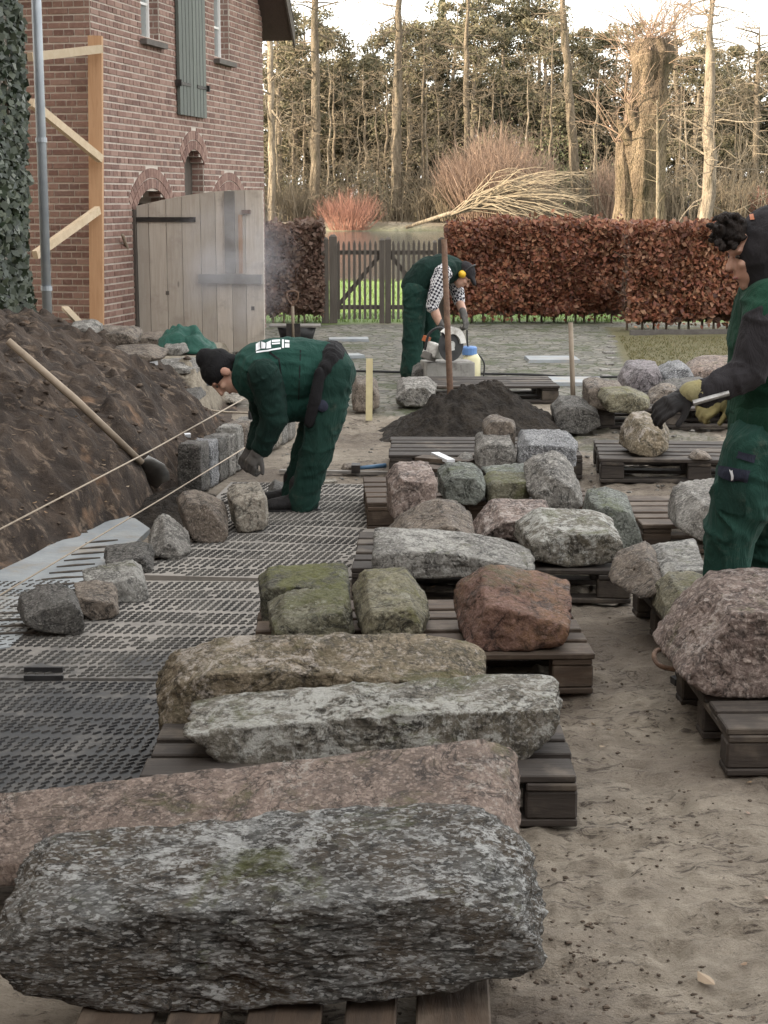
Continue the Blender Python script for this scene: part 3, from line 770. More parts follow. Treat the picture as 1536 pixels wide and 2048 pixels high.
# ------------------------------------------------------------------ the stones
LB = 'large boulders on pallets'
rock('gneiss_boulder', 'huge grey flaky gneiss boulder lying nearest on a weathered pallet', 'gneiss',
     [(4, 1790), (40, 1730), (110, 1682), (300, 1655), (600, 1637), (960, 1620), (1050, 1655), (1078, 1720), (1102, 1800), (1110, 1880), (1078, 1935), (960, 1968), (800, 1992), (500, 2012), (200, 2022), (60, 1996), (8, 1950)],
     ZP, .36, kb=.85, tilt=.16, cuts=7, p=10, sub=7, amp=.05, fine=1.1, nstretch=(.7, 1, 2.0), group=LB, cutr=(.9, .98))
rock('red_slab', 'long reddish granite slab tapering to a thin end behind the gneiss boulder', 'pinkslab',
     [(-170, 1665), (0, 1628), (120, 1610), (400, 1602), (600, 1562), (960, 1495), (1030, 1525), (1050, 1575), (1055, 1660), (1000, 1745), (700, 1775), (0, 1780), (-150, 1775)],
     ZP, .33, D0=3.72, kb=.8, tilt=.26, cuts=4, p=22, sub=6, amp=.03, group=LB, cutr=(.92, .99))
rock('tan_boulder', 'long rounded tan boulder with lichen behind the wedge-shaped one', 'tanlichen',
     [(300, 1482), (296, 1400), (335, 1318), (420, 1286), (640, 1276), (760, 1292), (920, 1296), (978, 1328), (982, 1400), (960, 1480), (700, 1490), (350, 1490)],
     ZP, .30, D0=4.76, kb=.7, tilt=.2, cuts=5, p=13, sub=6, amp=.06, group=LB, cutr=(.9, .98))
rock('wedge_boulder', 'long grey-green lichen boulder narrowing to a pointed tip over the pallet edge', 'greylichen',
     [(374, 1424), (480, 1400), (700, 1376), (900, 1366), (1110, 1356), (1124, 1385), (1112, 1455), (1050, 1520), (900, 1538), (700, 1548), (600, 1556), (520, 1560), (462, 1530), (400, 1460)],
     ZP, .29, D0=4.43, kb=.8, tilt=.08, lean=.22, cuts=5, p=16, sub=6, amp=.06, group=LB, cutr=(.86, .97))
MS = 'stones on the middle pallets'
rock('red_block', 'big red-brown block with a rusty top on the brown pallet', 'redbrown',
     [(915, 1288), (918, 1235), (936, 1170), (960, 1144), (1000, 1142), (1060, 1156), (1150, 1186), (1156, 1250), (1146, 1290), (1080, 1297), (960, 1303)], ZP, .40, tilt=.22, kb=.6, cuts=6, p=20, sub=5, amp=.05, group=MS)
rock('mossy_block', 'squat mossy block with a pale corner in front of the taller mossy one', 'mossy',
     [(526, 1292), (527, 1222), (556, 1197), (620, 1190), (690, 1186), (703, 1222), (709, 1290)], ZP, .30, D0=5.60, cuts=6, p=18, sub=5, amp=.06, group=MS)
rock('mossy_slab', 'tall dark mossy block standing behind the squat mossy one', 'mossdark',
     [(512, 1262), (511, 1162), (530, 1142), (680, 1134), (702, 1150), (704, 1250)], ZP, .30, D0=6.02, cuts=4, p=24, sub=5, amp=.04, group=MS)
rock('mossy_boulder', 'green mossy block with a chiselled face beside the dark gap', 'yellowmoss',
     [(708, 1280), (702, 1180), (722, 1142), (815, 1140), (856, 1186), (864, 1230), (856, 1290), (780, 1303)], ZP, .50, D0=5.58, kb=.8, tilt=.10, cuts=7, p=18, sub=5, amp=.06, group=MS)
rock('pale_slab', 'long pale grey slab with a rough edge lying across the pallet', 'palegrey',
     [(742, 1105), (744, 1072), (790, 1064), (960, 1075), (1066, 1103), (1076, 1130), (1060, 1147), (900, 1152), (820, 1157), (750, 1146)], ZP, .28, D0=GD(1157, ZP), tilt=.2, cuts=6, p=20, sub=5, amp=.05, group=MS)
rock('grey_block', 'broad grey-brown block with white mortar stains behind the long pale slab', 'greylichen',
     [(1040, 1108), (1034, 1052), (1070, 1022), (1200, 1024), (1236, 1046), (1246, 1102), (1220, 1124), (1130, 1133), (1075, 1136)], ZP, .40, tilt=.12, cuts=5, p=20, sub=5, amp=.05, group=MS)
rock('brown_wedge', 'low brown pyramid-shaped stone in front of the square pink block', 'brownstone',
     [(776, 1085), (800, 1052), (830, 1026), (880, 1005), (912, 1014), (952, 1060), (955, 1085)], ZP, .34, D0=7.1, tilt=.2, cuts=5, p=18, sub=5, amp=.05, group=MS)
rock('rosy_rock', 'small rosy rock wedged beside the broad grey block', 'pink',
     [(950, 1085), (962, 1030), (990, 1006), (1090, 1004), (1104, 1030), (1070, 1085)], ZP, .34, D0=7.4, tilt=.15, cuts=6, p=16, sub=5, amp=.06, group=MS)
rock('slate_green_stone', 'greenish slab leaning at the end of the broad grey block', 'green',
     [(1172, 1090), (1172, 986), (1212, 980), (1262, 992), (1284, 1050), (1289, 1098), (1240, 1112)], .0, .36, D0=7.62, tilt=.1, cuts=5, p=22, sub=5, amp=.03, group=MS)
rock('pink_block', 'square pinkish granite block at the corner of the studded mat', 'pink',
     [(776, 1040), (771, 950), (788, 926), (866, 930), (874, 955), (874, 1020), (830, 1042)], ZP, .34, D0=GD(1042, ZP), kb=.7, cuts=4, p=26, sub=5, amp=.04, group=MS)
rock('green_block', 'greenish block between the square pink block and the small mossy one', 'green',
     [(880, 1002), (875, 942), (890, 927), (950, 927), (970, 950), (973, 986), (950, 1010)], ZP, .32, D0=GD(1012, ZP), kb=.7, cuts=5, p=20, sub=5, amp=.05, group=MS)
rock('small_mossy_block', 'small flat-faced mossy block against the large pale rock', 'mossy',
     [(972, 1004), (967, 958), (980, 946), (1060, 947), (1070, 960), (1064, 1004)], ZP, .28, D0=GD(1010, ZP), cuts=3, p=26, sub=4, amp=.03, group=MS)
rock('thin_green_slab', 'thin greenish slab lying behind the small mossy block', 'green',
     [(966, 950), (985, 938), (1050, 929), (1070, 936), (1066, 962)], .24, .28, D0=8.55, cuts=2, p=22, sub=4, amp=.03, group=MS, zmin=ZP)
rock('large_pale_rock', 'large pale angular rock next to the small mossy block', 'grey',
     [(1064, 1004), (1052, 955), (1078, 916), (1112, 907), (1150, 934), (1170, 978), (1174, 1012), (1120, 1022), (1084, 1014)], ZP, .40, D0=GD(1022, ZP), tilt=.2, cuts=9, p=20, sub=5, amp=.05, group=MS)
rock('upright_block', 'upright grey block with a light chipped face before the soil heap', 'grey',
     [(952, 936), (950, 882), (962, 867), (1020, 868), (1030, 885), (1030, 930), (990, 940)], ZP, .32, D0=GD(940, ZP), cuts=4, p=24, sub=4, amp=.04, group=MS)
rock('brown_cube', 'small brown cube of stone standing behind the upright grey block', 'brownstone',
     [(966, 905), (964, 842), (978, 830), (1022, 832), (1031, 845), (1030, 905)], ZP, .22, D0=9.75, cuts=4, p=22, sub=4, amp=.04, group=MS)
rock('blue_granite_block', 'bluish speckled granite block beside the soil heap', 'blue',
     [(1036, 938), (1031, 882), (1046, 862), (1140, 864), (1160, 880), (1164, 930), (1100, 944)], ZP, .42, D0=GD(945, ZP), kb=.75, cuts=5, p=18, sub=5, amp=.05, group=MS)
rock('small_wedge', 'small grey wedge lying on the planks by the upright block', 'grey',
     [(905, 928), (930, 906), (946, 910), (950, 930)], ZP, .16, D0=9.75, cuts=3, sub=4, amp=.04, group=MS)
BS = 'stones at the back of the yard'
rock('dark_boulder', 'dark rounded boulder right of the soil heap', 'greydark',
     [(1118, 860), (1104, 812), (1120, 793), (1160, 794), (1196, 812), (1204, 845), (1170, 868)], 0, .36, cuts=6, p=16, sub=5, amp=.05, group=BS)
rock('faceted_stone', 'faceted speckled stone standing alone on its pallet', 'tanlichen',
     [(1252, 900), (1250, 862), (1268, 830), (1290, 825), (1330, 840), (1352, 872), (1346, 906), (1300, 914)], ZP, .34, D0=GD(914, ZP), tilt=.25, cuts=7, p=22, sub=5, amp=.04, group=BS)
rock('brown_long_stone', 'brown wedge-shaped stone tilted behind the yellow mossy boulder', 'brownstone',
     [(1176, 815), (1167, 762), (1185, 756), (1240, 764), (1262, 790), (1258, 826)], ZP, .36, D0=12.3, cuts=5, p=20, sub=4, amp=.05, group=BS)
rock('yellow_boulder', 'yellow mossy boulder lying on the dark pallet', 'yellowmoss',
     [(1218, 822), (1200, 796), (1206, 776), (1260, 774), (1302, 792), (1306, 812), (1270, 828)], ZP, .32, D0=11.95, cuts=5, p=15, sub=4, amp=.06, group=BS)
rock('purple_boulder', 'purple-grey boulder at the edge of the mossy lawn', 'purple',
     [(1250, 790), (1244, 742), (1258, 724), (1312, 722), (1326, 748), (1322, 790)], 0, .5, D0=13.4, cuts=5, p=15, sub=5, amp=.05, group=BS)
rock('grey_angular_stone', 'angular light grey stone next to the purple-grey boulder', 'blue',
     [(1322, 785), (1318, 740), (1336, 724), (1362, 722), (1384, 745), (1380, 785)], 0, .4, D0=13.6, cuts=7, p=20, sub=4, amp=.05, group=BS)
rock('beige_slab', 'broad beige slab lying by the lawn behind the gloved hand', 'pinkslab',
     [(1380, 780), (1372, 735), (1395, 717), (1470, 713), (1560, 722), (1560, 775)], 0, .5, D0=14.0, cuts=4, p=18, sub=4, amp=.04, group=BS)
rock('rubble_stone', 'brownish rubble stone beside the yellow mossy boulder', 'brownstone',
     [(1296, 830), (1300, 790), (1322, 768), (1352, 772), (1372, 800), (1364, 832)], .0, .34, D0=12.7, cuts=8, p=22, sub=4, amp=.06, group=BS)
rock('flat_rubble', 'flat dark stone lying on top of the rubble', 'greydark',
     [(1326, 780), (1332, 762), (1400, 755), (1420, 764), (1414, 786)], .24, .34, D0=12.9, cuts=4, sub=4, amp=.04, group=BS, zmin=.0)
rock('pale_lump', 'pale rubble lump on the pallet near the gloved hand', 'pale',
     [(1398, 800), (1400, 778), (1430, 762), (1470, 770), (1476, 804)], ZP, .28, D0=13.0, cuts=5, sub=4, amp=.05, group=BS)
rock('chip_on_pallet', 'small brown chip lying on the pallet beside the faceted stone', 'brownstone',
     [(1382, 918), (1392, 900), (1412, 905), (1430, 920)], ZP, .14, D0=9.9, cuts=4, sub=3, amp=.06, group=BS)
rock('pale_upright_block', 'pale grey upright block with a smooth face behind the standing worker', 'grey',
     [(1354, 1052), (1352, 1000), (1376, 972), (1436, 964), (1456, 985), (1456, 1068), (1404, 1082)], ZP, .40, D0=GD(1082, ZP), cuts=4, p=24, sub=5, amp=.03, group=BS)
RS_ = 'rough stones on the right-hand pallets'
rock('rough_reddish_stone', 'rough grey-red stone at the corner of the blackened pallet', 'brownstone',
     [(1240, 1192), (1236, 1140), (1258, 1098), (1290, 1088), (1318, 1110), (1322, 1185), (1290, 1200)], ZP, .46, D0=6.12, kb=.8, tilt=.2, cuts=9, p=20, sub=5, amp=.06, group=RS_)
rock('whitish_block', 'whitish crusted block between the rough stone and the green trousers', 'palegrey',
     [(1306, 1180), (1300, 1105), (1322, 1088), (1392, 1084), (1404, 1110), (1406, 1180)], ZP, .44, D0=6.22, kb=.8, tilt=.1, cuts=6, p=20, sub=5, amp=.05, group=RS_)
rock('ochre_block', 'ochre mossy block overhanging the blackened pallet', 'yellowmoss',
     [(1330, 1246), (1324, 1182), (1340, 1156), (1420, 1150), (1440, 1180), (1440, 1240), (1390, 1250)], ZP, .3, D0=5.86, kb=.7, tilt=.1, cuts=5, p=22, sub=5, amp=.04, group=RS_)
rock('grey_end_stone', 'light grey stone behind the big pink boulder', 'grey',
     [(1494, 1160), (1490, 1118), (1512, 1090), (1580, 1092), (1600, 1160)], ZP, .36, D0=6.1, cuts=5, p=16, sub=5, amp=.05, group=RS_)
rock('rubble_behind_knee', 'brown rubble stone beside the green knee on the blackened pallet', 'brownstone',
     [(1500, 1110), (1498, 1075), (1520, 1058), (1570, 1062), (1570, 1110)], ZP, .3, D0=6.45, cuts=5, sub=4, amp=.05, group=RS_)
rock('pink_boulder', 'massive pink granite boulder on the heavy pallet', 'pink',
     [(1352, 1350), (1366, 1272), (1398, 1186), (1428, 1156), (1530, 1150), (1650, 1160), (1690, 1260), (1680, 1385), (1500, 1398), (1412, 1392), (1374, 1366)],
     ZP, .56, D0=GD(1398, ZP), kb=.75, tilt=.06, cuts=3, p=24, sub=6, amp=.055, group=RS_, cutr=(.93, .99))
ED = 'loose stones along the studded mats'
rock('wedge_stone', 'grey-brown pointed stone with a light broken face at the end of the row', 'greydark',
     [(48, 1240), (60, 1208), (110, 1182), (160, 1172), (178, 1195), (176, 1240), (158, 1274), (90, 1266)], .012, .26, cuts=7, p=22, sub=5, amp=.03, yaw=.3, group=ED)
rock('brown_flat_stone', 'flat brown-grey stone next to the pointed one', 'brownstone',
     [(166, 1222), (170, 1176), (200, 1168), (252, 1172), (259, 1195), (244, 1226), (190, 1240)], .012, .25, cuts=6, p=22, sub=5, amp=.03, yaw=.3, group=ED)
rock('white_edged_stone', 'block with a pale upper face in the row by the mat', 'palegrey',
     [(178, 1180), (182, 1150), (220, 1138), (290, 1126), (306, 1140), (308, 1190), (284, 1206), (210, 1204)], .012, .26, cuts=5, p=24, sub=5, amp=.03, yaw=.25, group=ED)
rock('dark_flat_stone', 'low dark stone with a lumpy top in the row by the mat', 'greydark',
     [(216, 1126), (226, 1106), (280, 1088), (320, 1086), (329, 1112), (318, 1142), (250, 1146)], .012, .28, cuts=8, p=18, sub=5, amp=.07, yaw=.25, group=ED)
rock('pyramid_stone', 'grey pyramid-shaped stone with chiselled faces beside the sand spill', 'grey',
     [(300, 1100), (318, 1058), (344, 1033), (362, 1040), (392, 1080), (392, 1104), (352, 1120)], .012, .30, tilt=.3, cuts=6, p=26, sub=5, amp=.025, yaw=.2, group=ED)
rock('large_dark_block', 'large dark brown block next to the pale sandstone block', 'brownstone',
     [(376, 1060), (371, 1000), (384, 984), (430, 986), (462, 1010), (472, 1050), (448, 1086), (392, 1082)], .012, .34, cuts=6, p=18, sub=5, amp=.035, yaw=.2, group=ED)
rock('pale_sandstone_block', 'pale rough sandstone block by the boot of the bending worker', 'pale',
     [(470, 1050), (466, 985), (484, 972), (534, 967), (546, 990), (543, 1054), (480, 1066)], .012, .26, cuts=5, p=24, sub=5, amp=.06, yaw=.2, group=ED)
rock('boot_stone', 'dark stone tucked behind the pale sandstone block', 'greydark',
     [(536, 1030), (536, 975), (550, 962), (572, 970), (574, 1010)], 0, .22, D0=9.2, cuts=4, p=20, sub=4, amp=.04, group=ED)
rock('smeared_stone', 'mortar-smeared stone beside the upright ruler', 'brownstone',
     [(708, 820), (703, 775), (712, 754), (748, 752), (760, 775), (758, 815), (734, 826)], 0, .32, cuts=5, p=18, sub=4, amp=.04, group=BS)
rock('buff_boulder', 'buff boulder between the upright ruler and the sawing worker', 'grey',
     [(792, 810), (790, 775), (806, 758), (856, 754), (876, 772), (872, 806), (830, 818)], 0, .40, cuts=7, p=18, sub=5, amp=.05, group=BS)

# upright stones already set along the string
A, B = G(398, 985), G(588, 872)
wmats = ['greydark', 'blue', 'greydark', 'grey', 'palegrey', 'brownstone', 'grey', 'pale', 'grey', 'pale', 'palegrey', 'grey']
wl = ['dark kerb stone at the open end of the set row', 'bluish kerb stone streaked white, second in the set row', 'narrow dark kerb stone, third in the set row',
      'light grey kerb stone, fourth in the set row', 'pale kerb stone under the taut string by the glove', 'brownish kerb stone next to the gloved hand',
      'grey kerb stone behind the sleeve of the bending worker', 'sand-coloured kerb stone just past the hanging sleeve', 'grey kerb stone framed by arm and leg of the bending worker',
      'pale kerb stone beside the green trouser leg', 'whitish kerb stone partly behind the green trouser leg', 'grey kerb stone at the far end of the set row']
n = 12
for i in range(n):
    f0, f1 = i / n, (i + 1) / n - .006; a, b = A.lerp(B, f0), A.lerp(B, f1); rs = np.random.RandomState(500 + i)
    ax = (B - A).normalized(); nn = Vector((ax.y, -ax.x, 0)); hh = .29 + rs.uniform(-.02, .02) - .004 * i; Lh = (b - a).length / 2; c = (a + b) / 2 - nn * .06
    planes = [(np.array([1, rs.uniform(-.05, .05), 0]), Lh), (np.array([-1, rs.uniform(-.05, .05), 0]), Lh), (np.array([0, 1, .05]), .07), (np.array([0, -1, .02]), .075), (np.array([rs.uniform(-.06, .06), 0, 1]), hh / 2), (np.array([0, 0, -1]), hh / 2)]
    X, F = solid(planes, None, (Lh, .07, hh / 2), 4, rs, 4, 24, .04, (1, 1, 1), 60 + i, (.9, .99))
    W = np.stack([c.x + ax.x * X[:, 0] - nn.x * X[:, 1], c.y + ax.y * X[:, 0] - nn.y * X[:, 1], np.maximum(X[:, 2] + hh / 2 - .01, -.01)], 1)
    o = mk('kerb_stone', W, F, M[wmats[i]], smooth=True); tag(o, wl[i], 'stone', 'kerb stones set along the string')

# soil heap, spilled sand, clods
hc = P(955, 800, 12.0)
def heap(name, label, cx, cy, rx, ry, h, mat, seed, res=90, pk=1.0, skew=0.0):
    th = np.linspace(0, 2 * np.pi, res, endpoint=False); rr = np.linspace(0, 1, 40); T_, R_ = np.meshgrid(th, rr)
    e = 1 + .16 * fbm(np.cos(T_) * 2 + seed, np.sin(T_) * 2, 3, seed)
    X = cx + R_ * rx * np.cos(T_) * e + skew * (1 - R_); Y = cy + R_ * ry * np.sin(T_) * e
    Z = h * (1 - R_ ** pk) ** 1.15 + (fbm(X * 5, Y * 5, 4, seed) * .10 + np.abs(fbm(X * 14, Y * 14, 4, seed + 3)) * .06) * (1 - R_ ** 6) * min(1, h * 4) - .02
    V = np.stack([X.ravel(), Y.ravel(), Z.ravel()], 1); F = []
    for j in range(39):
        for i in range(res): i2 = (i + 1) % res; F.append((j * res + i, (j + 1) * res + i, (j + 1) * res + i2, j * res + i2))
    o = mk(name, V, np.array(F), M[mat], smooth=True); tag(o, label, 'soil heap'); return o
heap('soil_heap', 'heap of dark crumbly soil with a pole stuck into it', G(948, 870).x, 12.15, .74, .95, .40, 'heap', 3, pk=1.35, skew=.10)
heap('sand_spill', 'fan of dark sand spilled onto the footing strip', G(350, 1060).x - .03, G(350, 1035).y + .25, .34, .62, .13, 'heap', 8)
def clods(name, pts, mat, smin, smax, seed):
    U, F = ico(2); rs = np.random.RandomState(seed); Vs = []; Fs = []
    for k, (x, y, z) in enumerate(pts):
        s = rs.uniform(smin, smax) * rs.uniform(.5, 1); q = U * (1 + rs.uniform(-.28, .28, size=(len(U), 1)) + .5 * fbm3(U * 1.3 + k * 7.7, 2, 5)[:, None]) * np.array([s * rs.uniform(.8, 1.6), s, s * .62]) + np.array([x, y, z + s * .05])
        Vs.append(q); Fs.append(F + k * len(U))
    o = mk(name, np.concatenate(Vs), np.concatenate(Fs), M[mat], local=True); stuff(o); return o
rs = np.random.RandomState(5); pts = []
for _ in range(1500):
    y = 2.7 + 9 * rs.rand() ** 1.6; x = rs.uniform(-.25, .5 * y); pts.append((x, y, gz(x, y)))
for cx, cy, n_, s_ in ((.42, 3.55, 150, .10), (.62, 3.3, 60, .12), (.75, 4.3, 90, .14), (.85, 3.0, 80, .12), (.35, 4.05, 60, .06), (.72, 5.6, 60, .2)):
    for _ in range(n_):
        x, y = rs.normal(cx, s_), rs.normal(cy, s_ * 1.3); pts.append((x, y, gz(x, y)))
o = clods('soil_crumbs', pts, 'clod', .002, .0075, 3); o['label'] = 'crumbs of dark soil strewn over the sandy ground'; o['category'] = 'crumbs'
pts = []
for _ in range(380):
    y = rs.uniform(5.5, 12.6); x = float(toe_x(y)) - rs.uniform(-.05, 1.3); pts.append((x, y, surf(x, y)))
o = clods('bank_clods', pts, 'soil_lump', .006, .030, 4); o['label'] = 'clods of soil lying on the earth bank'; o['category'] = 'clods'
pts = []
for _ in range(700):
    y = rs.uniform(7.5, 13); x = rs.uniform(-.75, .3 * y); pts.append((x, y, gz(x, y)))
o = clods('grit', pts, 'grey', .005, .018, 6); o['label'] = 'grit and stone chips scattered over the yard'; o['category'] = 'grit'
# fallen leaves
def leaves(pts, size, seed, mat, name, up=.8):
    rs = np.random.RandomState(seed); V = []; F = []
    for k, p in enumerate(pts):
        s = size * rs.uniform(.6, 1.2); a = rs.uniform(0, 6.28); n = Vector(rs.normal(size=3) * (1 - up)) + Vector((0, 0, up)); n.normalize()
        t1 = n.orthogonal().normalized(); t1 = Matrix.Rotation(a, 3, n) @ t1; t2 = n.cross(t1); c = Vector(p) + Vector((0, 0, .006 + s * .15)); b = len(V)
        for u, v, w in ((-1, 0, .2), (-.3, .55, 0), (.4, .45, .1), (1, 0, .3), (.4, -.45, .12), (-.3, -.55, .02)): V.append(c + t1 * u * s + t2 * v * s + n * w * s)
        F += [(b, b + 1, b + 2, b + 3), (b, b + 3, b + 4, b + 5)]
    return mk(name, V, F, M[mat], local=True)
pts = []
for _ in range(45):
    y = rs.uniform(3.4, 12); x = rs.uniform(.2, .26 * y); pts.append((x, y, gz(x, y)))
for _ in range(60):
    y = rs.uniform(6.5, 10.5); x = float(toe_x(y)) - rs.uniform(0, .5); pts.append((x, y, surf(x, y)))
o = leaves(pts, .014, 8, 'dry_leaf', 'fallen_leaves'); stuff(o); o['label'] = 'dry beech leaves strewn over sand and bank'; o['category'] = 'leaves'
g = G(1412, 1952); tag(leaves([(g.x, g.y, gz(g.x, g.y))], .032, 3, 'dry_leaf', 'dry_leaf', .9), 'single curled pale leaf on the sand near the gneiss boulder', 'leaf')
# ------------------------------------------------------------------ brick house
C0 = Vector((-2.83, 16.5, 0)); C1 = Vector((-1.60, 22.4, 0))
WF = (C1 - C0).length; DU = (C1 - C0).normalized(); DN = Vector((DU.y, -DU.x, 0))      # along the gable, outward normal
house = thing('brick_house', 'red brick house with green shutters and arched openings', 'house', tuple(C0))
def FW(u, w, z): return C0 + DU * u + DN * w + Vector((0, 0, z))
RF = Matrix((DU, -DN, Vector((0, 0, 1)))).transposed()
EAVE, SL = 4.0, math.tan(math.radians(52))
CH = .0665
def tu(a): return a * WF
OPEN = [  # u0, u1, z0, spring z, rise
    (tu(.234), tu(.330), 3.36, 4.75, 0), (tu(.655), tu(.757), 3.36, 4.75, 0),
    (tu(.452), tu(.572), 1.45, 2.10, .17), (tu(.175), tu(.365), .0, 1.56, .26), (tu(.635), tu(.845), .0, 1.56, .26)]
def blocked(z):
    out = []
    for u0, u1, z0, zs, rise in OPEN:
        if z < z0: continue
        if z <= zs: out.append((u0, u1))
        elif rise and z < zs + rise:
            c, h = (u0 + u1) / 2, (u1 - u0) / 2; Rr = (h * h + rise * rise) / (2 * rise); dz = z - (zs + rise - Rr); w = math.sqrt(max(0, Rr * Rr - dz * dz)); out.append((c - w, c + w))
    return out
def ring_blocked(z, th=.23):
    out = []
    for u0, u1, z0, zs, rise in OPEN:
        if not rise or z < zs - .02: continue
        c, h = (u0 + u1) / 2, (u1 - u0) / 2; Rr = (h * h + rise * rise) / (2 * rise) + th; dz = z - (zs + rise - (Rr - th))
        if abs(dz) < Rr:
            w = min(math.sqrt(Rr * Rr - dz * dz), dz * math.tan(math.asin(min(.999, h / (Rr - th)))) + .004)
            if w > 0: out.append((c - w, c + w))
    return out
def cut(a, b, bl):
    segs = [(a, b)]
    for x0, x1 in bl:
        n = []
        for s0, s1 in segs:
            if x1 <= s0 or x0 >= s1: n.append((s0, s1)); continue
            if s0 < x0: n.append((s0, x0))
            if x1 < s1: n.append((x1, s1))
        segs = n
    return [s for s in segs if s[1] - s[0] > .02]
def limits(z):
    if z <= EAVE: return 0.0, WF
    k = (z - EAVE) / SL; return k, WF - k
wall = MB(); bricks = []
nC = int(7.4 / CH)
for i in range(-3, nC):
    z0 = i * CH; zc = z0 + CH / 2; a, b = limits(zc)
    if b - a < .3: break
    for s0, s1 in cut(a, b, blocked(zc)):
        wall.box(FW((s0 + s1) / 2, -.15, zc), (s1 - s0, .30, CH + .0), RF)
    if zc > 4.9 or zc < 0: continue
    hdr = i % 2; step = .108 if hdr else .216; u = a - (random.random() * .01) - (.054 if hdr else .0)
    while u < b:
        u0, u1 = max(u + .005, a + .003), min(u + step - .005, b - .003)
        if u1 - u0 > .02:
            for s0, s1 in cut(u0, u1, blocked(zc) + ring_blocked(zc)): bricks.append(('f', (s0 + s1) / 2, zc, s1 - s0))
        u += step
# side wall running back from the near corner
SW = 5.0
wallS = MB(); wallS.box(C0 - DN * (SW / 2 + .30) + DU * .15 + Vector((0, 0, EAVE / 2)), (SW, .30, EAVE), Matrix((-DN, DU, Vector((0, 0, 1)))).transposed())
for i in range(4, int(EAVE / CH)):
    zc = i * CH + CH / 2; hdr = i % 2; step = .108 if hdr else .216; w = .004 - (.054 if hdr else 0)
    while w < 1.3:
        w0, w1 = max(w + .005, .006), w + step - .005
        if w1 - w0 > .02: bricks.append(('s', (w0 + w1) / 2, zc, w1 - w0))
        w += step
wo_ = wall.build('wall', M['mortar'], house); ws_ = wallS.build('wall', M['mortar'], house)
def bx(kind, c, z, l):
    if kind == 'f': return FW(c, .001, z), RF
    return C0 - DN * c - DU * .001 + Vector((0, 0, z)), Matrix((-DN, -DU, Vector((0, 0, 1)))).transposed()
def score(b):
    pos, _ = bx(*b); d = pos.y
    vis = (pos.z < 3.55 and b[3] > .15); return (0 if vis else 1, d)
bricks.sort(key=score)
bme = chamfer_box('brick', (.206, .014, CH - .017), .0025, M['brick'])
for kind, c, z, l in bricks[:300]:
    pos, R = bx(kind, c, z, l); o = bpy.data.objects.new('brick', bme); COL.objects.link(o); o.parent = wo_ if kind == 'f' else ws_
    pw = WLOC[o.parent.name]; j = random.uniform(-.002, .002)
    o.matrix_local = Matrix.Translation(pos + (DN if kind == 'f' else -DU) * j - pw) @ R.to_4x4() @ Matrix.Diagonal((l / .206, 1, 1, 1))
rest = {'f': MB(), 's': MB()}
for kind, c, z, l in bricks[300:]:
    pos, R = bx(kind, c, z, l); rest[kind].box(pos + (DN if kind == 'f' else -DU) * random.uniform(-.002, .002), (l - .004, .014, CH - .017), R)
for u0, u1, z0, zs, rise in OPEN:                       # brick reveals
    for i in range(int(z0 / CH) + 1, int((zs + rise) / CH)):
        zc = i * CH + CH / 2
        for b0, b1 in blocked(zc):
            if abs((b0 + b1) / 2 - (u0 + u1) / 2) > .05: continue
            for a_, l_ in ((-.035, .045), (-.115, .085)) if i % 2 else ((-.075, .13),):
                for ue, sg in ((b1, -1), (b0, 1)): rest['f'].box(FW(ue + sg * .003, a_, zc), (.010, l_, CH - .017), RF)
for k, p_ in (('f', wo_), ('s', ws_)):
    if rest[k].V:
        o = rest[k].build('brickwork', M['brick'], p_); stuff(o)
# arch voussoirs in two rings
for u0, u1, z0, zs, rise in OPEN:
    if not rise: continue
    c, h = (u0 + u1) / 2, (u1 - u0) / 2; Rr = (h * h + rise * rise) / (2 * rise); zc = zs + rise - Rr; a1 = math.asin(min(1, h / Rr))
    nvo = max(11, int(2 * a1 * (Rr + .1) / .075))
    for k in range(nvo):
        t0 = -a1 + 2 * a1 * (k + .06) / nvo; t1 = -a1 + 2 * a1 * (k + .94) / nvo
        for r0, r1, pr in ((Rr + .004, Rr + .105, .012), (Rr + .118, Rr + .215, .010)):
            m = MB(); m.prism([FW(c + r * math.sin(t), -.05, zc + r * math.cos(t)) for r, t in ((r0, t0), (r1, t0), (r1, t1), (r0, t1))], DN * (.05 + pr))
            m.build('arch_brick', M['brick'], wo_)
# windows
for u0, u1, z0, zs, rise in OPEN[:2]:
    fr = MB(); w_ = -.13
    for uu in (u0 + .025, u1 - .025): fr.box(FW(uu, w_, (z0 + zs) / 2), (.05, .05, zs - z0), RF)
    for zz in (z0 + .03, zs - .03): fr.box(FW((u0 + u1) / 2, w_, zz), (u1 - u0 - .1, .048, .06), RF)
    win = fr.build('window', M['white_paint'], house)
    b_ = MB(); b_.box(FW((u0 + u1) / 2, w_, (z0 + zs) / 2), (.026, .035, zs - z0 - .12), RF)
    for zz in (z0 + .40, z0 + .76, z0 + 1.1): b_.box(FW((u0 + u1) / 2, w_, zz), (u1 - u0 - .1, .033, .026), RF)
    b_.build('glazing_bar', M['white_paint'], win)
    g_ = MB(); g_.box(FW((u0 + u1) / 2, w_ - .002, (z0 + zs) / 2), (u1 - u0 - .1, .006, zs - z0 - .12), RF); g_.build('pane', M['glass'], win)
    s_ = MB(); s_.box(FW((u0 + u1) / 2, -.04, z0 - .03), (u1 - u0 + .10, .24, .055), RF); s_.build('sill', M['sillstone'], house)
